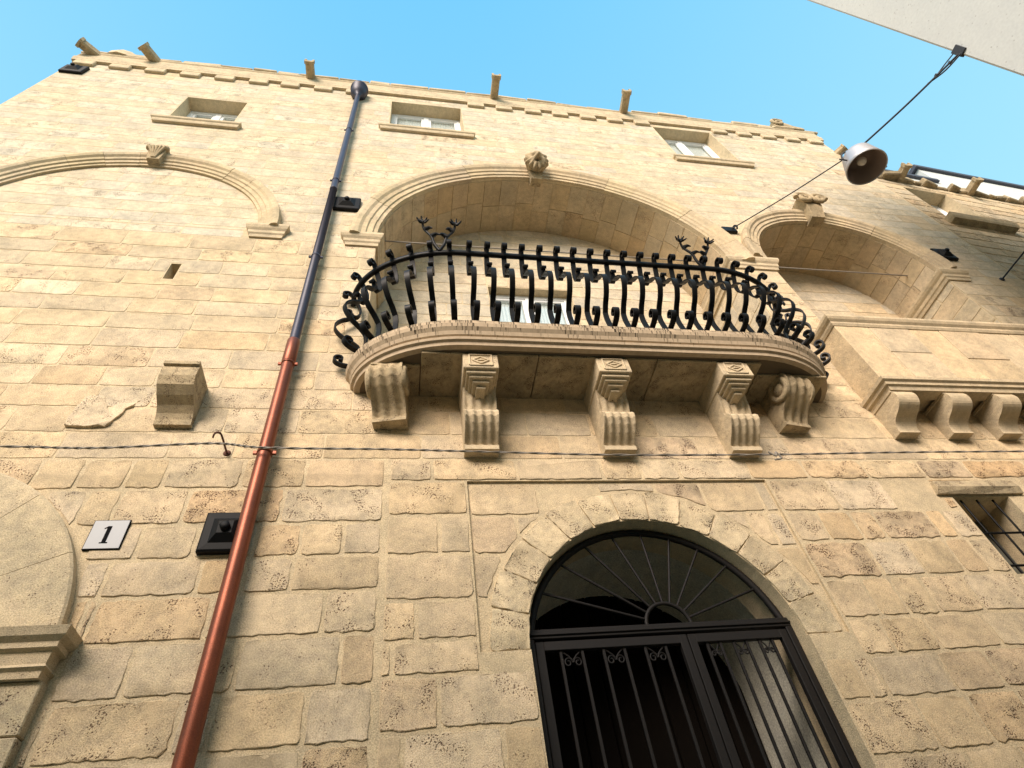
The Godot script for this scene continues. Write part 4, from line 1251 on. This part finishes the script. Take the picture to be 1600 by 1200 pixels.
func lamp() -> void:
	var A := Vector3(4.84, 9.47, 0.06)
	var E := Vector3(6.50, 8.92, 2.74)
	var top := Vector3(5.82, 8.98, 1.47)
	# bracket on the wall
	var br := thing("cable_bracket", "small black iron bracket between the two loggia arches holding the lamp wire", "bracket", Vector3(4.81, 9.46, 0))
	var b := MB.new()
	b.box(Vector3(-0.13, -0.07, -0.02), Vector3(0.09, 0.07, 0.05), 0.006)
	obj(b, "plate", M.iron, br)
	var b2 := MB.new()
	b2.tube(smooth([Vector3(0.03, 0, 0.04), Vector3(0.05, 0.04, 0.08), Vector3(0.09, 0.03, 0.09), Vector3(0.08, -0.03, 0.07)], 4), 0.014, 6)
	obj(b2, "eye", M.iron, br)
	var w := thing("lamp_wire", "dark wire from the palazzo through the street lamp to the white house corner", "wire", A)
	var m := MB.new()
	m.tube(smooth([Vector3.ZERO, (top - A) * 0.5 + Vector3(0, -0.03, 0), top - A], 8), 0.009, 6)
	obj(m, "wall_strand", M.black_cable, w)
	var m2 := MB.new()
	m2.tube(smooth([top - A, (top - A).lerp(E - A, 0.5) + Vector3(0, -0.02, 0), E - A + Vector3(-0.01, 0, 0)], 8), 0.013, 6)
	obj(m2, "house_strand", M.black_cable, w)
	var m3 := MB.new()
	var e0 := E - A
	m3.tube(smooth([(top - A).lerp(e0, 0.72), (top - A).lerp(e0, 0.86) + Vector3(0.0, -0.045, 0.0), e0 + Vector3(0.0, -0.03, 0.05)], 5), 0.010, 6)
	m3.tube(smooth([(top - A).lerp(e0, 0.80), (top - A).lerp(e0, 0.90) + Vector3(0, 0.05, 0.0), e0 + Vector3(0.0, 0.09, 0.0)], 5), 0.008, 6)
	m3.box((top - A).lerp(e0, 0.80) - Vector3(0.018, 0.02, 0.018), (top - A).lerp(e0, 0.80) + Vector3(0.018, 0.02, 0.018), 0.004)
	m3.box((top - A).lerp(e0, 0.92) - Vector3(0.018, 0.02, 0.018), (top - A).lerp(e0, 0.92) + Vector3(0.018, 0.02, 0.018), 0.004)
	m3.box(e0 + Vector3(-0.02, -0.06, -0.02), e0 + Vector3(0.03, 0.12, 0.08), 0.004)
	obj(m3, "wire_fork", M.black_cable, w)
	# drum shade
	var L := thing("hanging_street_lamp", "round grey metal street lamp hanging on a wire between palazzo and white house", "street lamp", top)
	L.rotation = Vector3(0.10, 0, -0.12)
	var s := MB.new()
	s.lathe([Vector2(0.235, -0.42), Vector2(0.243, -0.42), Vector2(0.236, -0.36), Vector2(0.20, -0.17), Vector2(0.19, -0.12), Vector2(0.12, -0.075), Vector2(0.0, -0.07)], 30, Transform3D.IDENTITY, false)
	obj(s, "shade", M.zinc, L)
	var si := MB.new()
	var rs := []
	for p in [Vector2(0.232, -0.418), Vector2(0.19, -0.17), Vector2(0.13, -0.10), Vector2(0.02, -0.095)]:
		var q := PackedVector3Array()
		for k in 30: q.append(Vector3(cos(TAU * k / 30) * p.x, p.y, sin(TAU * k / 30) * p.x))
		rs.append(q)
	si.loft(rs, true, false, 1)
	obj(si, "reflector", M.shade_in, L)
	var bu := MB.new()
	bu.lathe([Vector2(0.0, -0.31), Vector2(0.04, -0.30), Vector2(0.06, -0.26), Vector2(0.055, -0.22), Vector2(0.03, -0.18), Vector2(0.03, -0.10)], 16)
	obj(bu, "bulb", M.bulb, L)
	var rim := MB.new()
	var rp := []
	for k in 33: rp.append(Vector3(cos(TAU * k / 32) * 0.24, -0.42, sin(TAU * k / 32) * 0.24))
	rim.tube(rp, 0.008, 6)
	obj(rim, "rim", M.zinc, L)
	var bl := MB.new()
	var bp := []
	for k in 21:
		var a := PI * k / 20
		bp.append(Vector3(cos(a) * 0.275, -0.30 + sin(a) * 0.30, 0))
	bl.tube(bp, 0.012, 6)
	for e in [-1, 1]: bl.tube([Vector3(e * 0.215, -0.30, 0), Vector3(e * 0.33, -0.305, 0)], 0.010, 6)
	obj(bl, "bail", M.black_cable, L)
	# a second lamp cable farther along the street
	var c2 := thing("far_lamp_cable", "black cable crossing the street right of the boxed balcony", "cable", Vector3(8.92, 8.5, 0.0))
	var mc := MB.new()
	mc.tube(smooth([Vector3(0, 0, -0.01), Vector3(0.0, -0.03, 1.3), Vector3(0, 0, 2.76)], 6), 0.012, 6)
	obj(mc, "strand", M.black_cable, c2)
	var ms := MB.new()
	ms.lathe([Vector2(0.04, 0.0), Vector2(0.035, 0.02), Vector2(0.015, 0.03)], 9, Transform3D(Basis(Vector3.RIGHT, PI / 2), Vector3.ZERO))
	obj(ms, "wall_eye", M.black_cable, c2)

# ------------------------------------------------------------------ neighbours
func neighbours() -> void:
	# lower stone house to the right, its front turned a little away
	var N := thing("lower_stone_house", "lower stone house adjoining the palazzo, with a white rooftop room", "house", Vector3(9.3, 0, 0))
	var turn := deg_to_rad(4.0)
	N.rotation.y = turn
	var top := 12.55
	var body := CSGCombiner3D.new()
	add(body, "wall", N)
	csg_box(body, Vector3(0.0, -0.3, -7), Vector3(12, top, 0), CSGShape3D.OPERATION_UNION)
	csg_box(body, Vector3(0.55, 10.72, -0.36), Vector3(1.62, 12.25, 0.3), CSGShape3D.OPERATION_SUBTRACTION)
	for ch in body.get_children(): ch.material = M.mortar
	var T := Transform3D(Basis(Vector3.UP, turn), Vector3(9.3, 0, 0))
	pieces = []
	courses(T, 0.02, 6.0, 6.0, top, [rect(0.54, 10.71, 1.63, 12.26)], [], {"joint": 0.006, "proud": 0.006, "rag": 0.008, "tilt": 0.5, "step": 0.12})
	for p in pieces: p.xf = T.affine_inverse() * p.xf
	place_pieces(N, 60)
	window(N, 0.55, 10.72, 1.62, 12.25, -0.28, 2)
	var sill := MB.new()
	sill.swept([Vector2(1.70, -0.2), Vector2(1.70, 0.0), Vector2(0.47, 0.0), Vector2(0.47, -0.2)], [Vector2(-0.08, 10.56), Vector2(0.13, 10.56), Vector2(0.15, 10.62), Vector2(0.16, 10.715), Vector2(-0.08, 10.722)])
	obj(sill, "window_sill", M.weathered, N)
	# crumbling stones along the top of the wall
	var x := 0.0
	while x < 8.0:
		var wd := rng.randf_range(0.18, 0.5)
		var m := MB.new()
		m.col = Color.WHITE * rng.randf_range(0.6, 1.0)
		m.box(Vector3(-wd / 2 + 0.01, 0, -0.18), Vector3(wd / 2 - 0.01, rng.randf_range(0.06, 0.22), rng.randf_range(0.02, 0.16)), 0.02)
		var o := obj(m, "coping_stone", M.weathered, N, Vector3(x + wd / 2, top - 0.03, 0.0))
		o.rotation = Vector3(rng.randf_range(-0.1, 0.1), rng.randf_range(-0.2, 0.2), rng.randf_range(-0.08, 0.08))
		x += wd
	var rm := MB.new()
	rm.box(Vector3(5.1, top - 0.2, -6), Vector3(11.5, top + 4.4, -0.75))
	rm.box(Vector3(0.05, top - 0.2, -6), Vector3(5.1, top + 3.35, -0.75))
	obj(rm, "rooftop_room", M.white, N)
	var cp := MB.new()
	cp.box(Vector3(5.0, top + 4.4, -6), Vector3(11.5, top + 4.55, -0.67), 0.01)
	cp.box(Vector3(0.05, top + 3.35, -6), Vector3(4.99, top + 3.48, -0.67), 0.01)
	obj(cp, "roof_edge", M.coping, N)
	spout(10.0, 12.62, 0.0, -0.07, "stone waterspout on the lower house, beside the hanging lamp", 0.42, 0.75)
	spout(11.75, 12.55, -0.12, -0.07, "stone waterspout at the far end of the lower house", 0.42, 0.75)
	spout(9.32, 13.9, 0.0, 0.5, "dark stone waterspout jutting from the end of the palazzo", 0.25, 0.7)
	# plain white house across the street; its corner shows at the upper right
	var H := thing("white_house", "plain white house across the street, its bare corner wall holding the lamp wire", "house", Vector3(6.5, 0, 2.74))
	var hb := MB.new()
	hb.box(Vector3(0, -0.2, 0), Vector3(11, 12.8, 7), 0.02)
	obj(hb, "wall", M.white, H)
	var hc := MB.new()
	hc.box(Vector3(0.0, 12.8, 0.0), Vector3(11, 12.95, 7), 0.03)
	obj(hc, "roof_edge", M.white, H)
	# unseen house behind the viewer, added and sized to shade the lower facade
	var O := thing("added_shade_house", "unseen ochre house added across the street to shade the lower palazzo", "house", Vector3(-14.0, 0, 7.0))
	var ob := MB.new()
	ob.box(Vector3(0, -0.2, 0), Vector3(20.49, 7.4, 6), 0.02)
	obj(ob, "wall", M.ochre, O)
	var oc := MB.new()
	oc.box(Vector3(-0.15, 7.4, -0.15), Vector3(20.49, 7.6, 6), 0.03)
	obj(oc, "roof_edge", M.ochre, O)

func _ready() -> void:
	rng.seed = 20240
	jit.seed = 9; jit.frequency = 1.0; jit.noise_type = FastNoiseLite.TYPE_SIMPLEX
	jit.fractal_type = FastNoiseLite.FRACTAL_NONE
	# ---- camera
	cam = Camera3D.new()
	cam.rotation_order = EULER_ORDER_YXZ
	cam.position = EYE
	cam.rotation = Vector3(deg_to_rad(48.225), deg_to_rad(-15.391), deg_to_rad(-10.203))
	cam.fov = 65.985
	cam.near = 0.05; cam.far = 500.0
	add(cam, "Camera")
	cam.current = true
	# ---- sky, sun, exposure
	var env := Environment.new()
	env.background_mode = Environment.BG_SKY
	var sm := ProceduralSkyMaterial.new()
	sm.sky_top_color = Color(0.455, 0.79, 1.0)
	sm.sky_horizon_color = Color(0.80, 0.985, 1.0)
	sm.sky_curve = 0.85
	sm.ground_bottom_color = Color(0.4, 0.37, 0.32)
	sm.ground_horizon_color = Color(0.6, 0.6, 0.58)
	sm.sun_angle_max = 1.0
	var sky := Sky.new(); sky.sky_material = sm
	env.sky = sky
	env.background_energy_multiplier = 0.70
	env.tonemap_mode = Environment.TONE_MAPPER_LINEAR
	env.tonemap_exposure = 1.52
	env.sdfgi_enabled = true; env.ssao_enabled = true; env.ssil_enabled = true
	var we := WorldEnvironment.new(); we.environment = env
	add(we, "WorldEnvironment")
	var sun := DirectionalLight3D.new()
	sun.light_energy = 1.35
	sun.light_color = Color(1.0, 0.94, 0.885)
	sun.light_angular_distance = 32.0
	sun.shadow_enabled = true
	add(sun, "Sun")
	sun.look_at_from_position(Vector3(-0.40, 0.51, 0.76) * 10.0, Vector3.ZERO, Vector3.UP)

	make_materials()
	# ---- ground
	var gm := MB.new()
	gm.box(Vector3(-150, -0.5, -150), Vector3(150, 0.0, 150))
	var gr := obj(gm, "street", M.paving)
	gr.set_meta("kind", "structure")
	palazzo()
	neighbours()
	balcony()
	railing()
	bay()
	gate()
	rain_pipe()
	fittings()
	lamp()
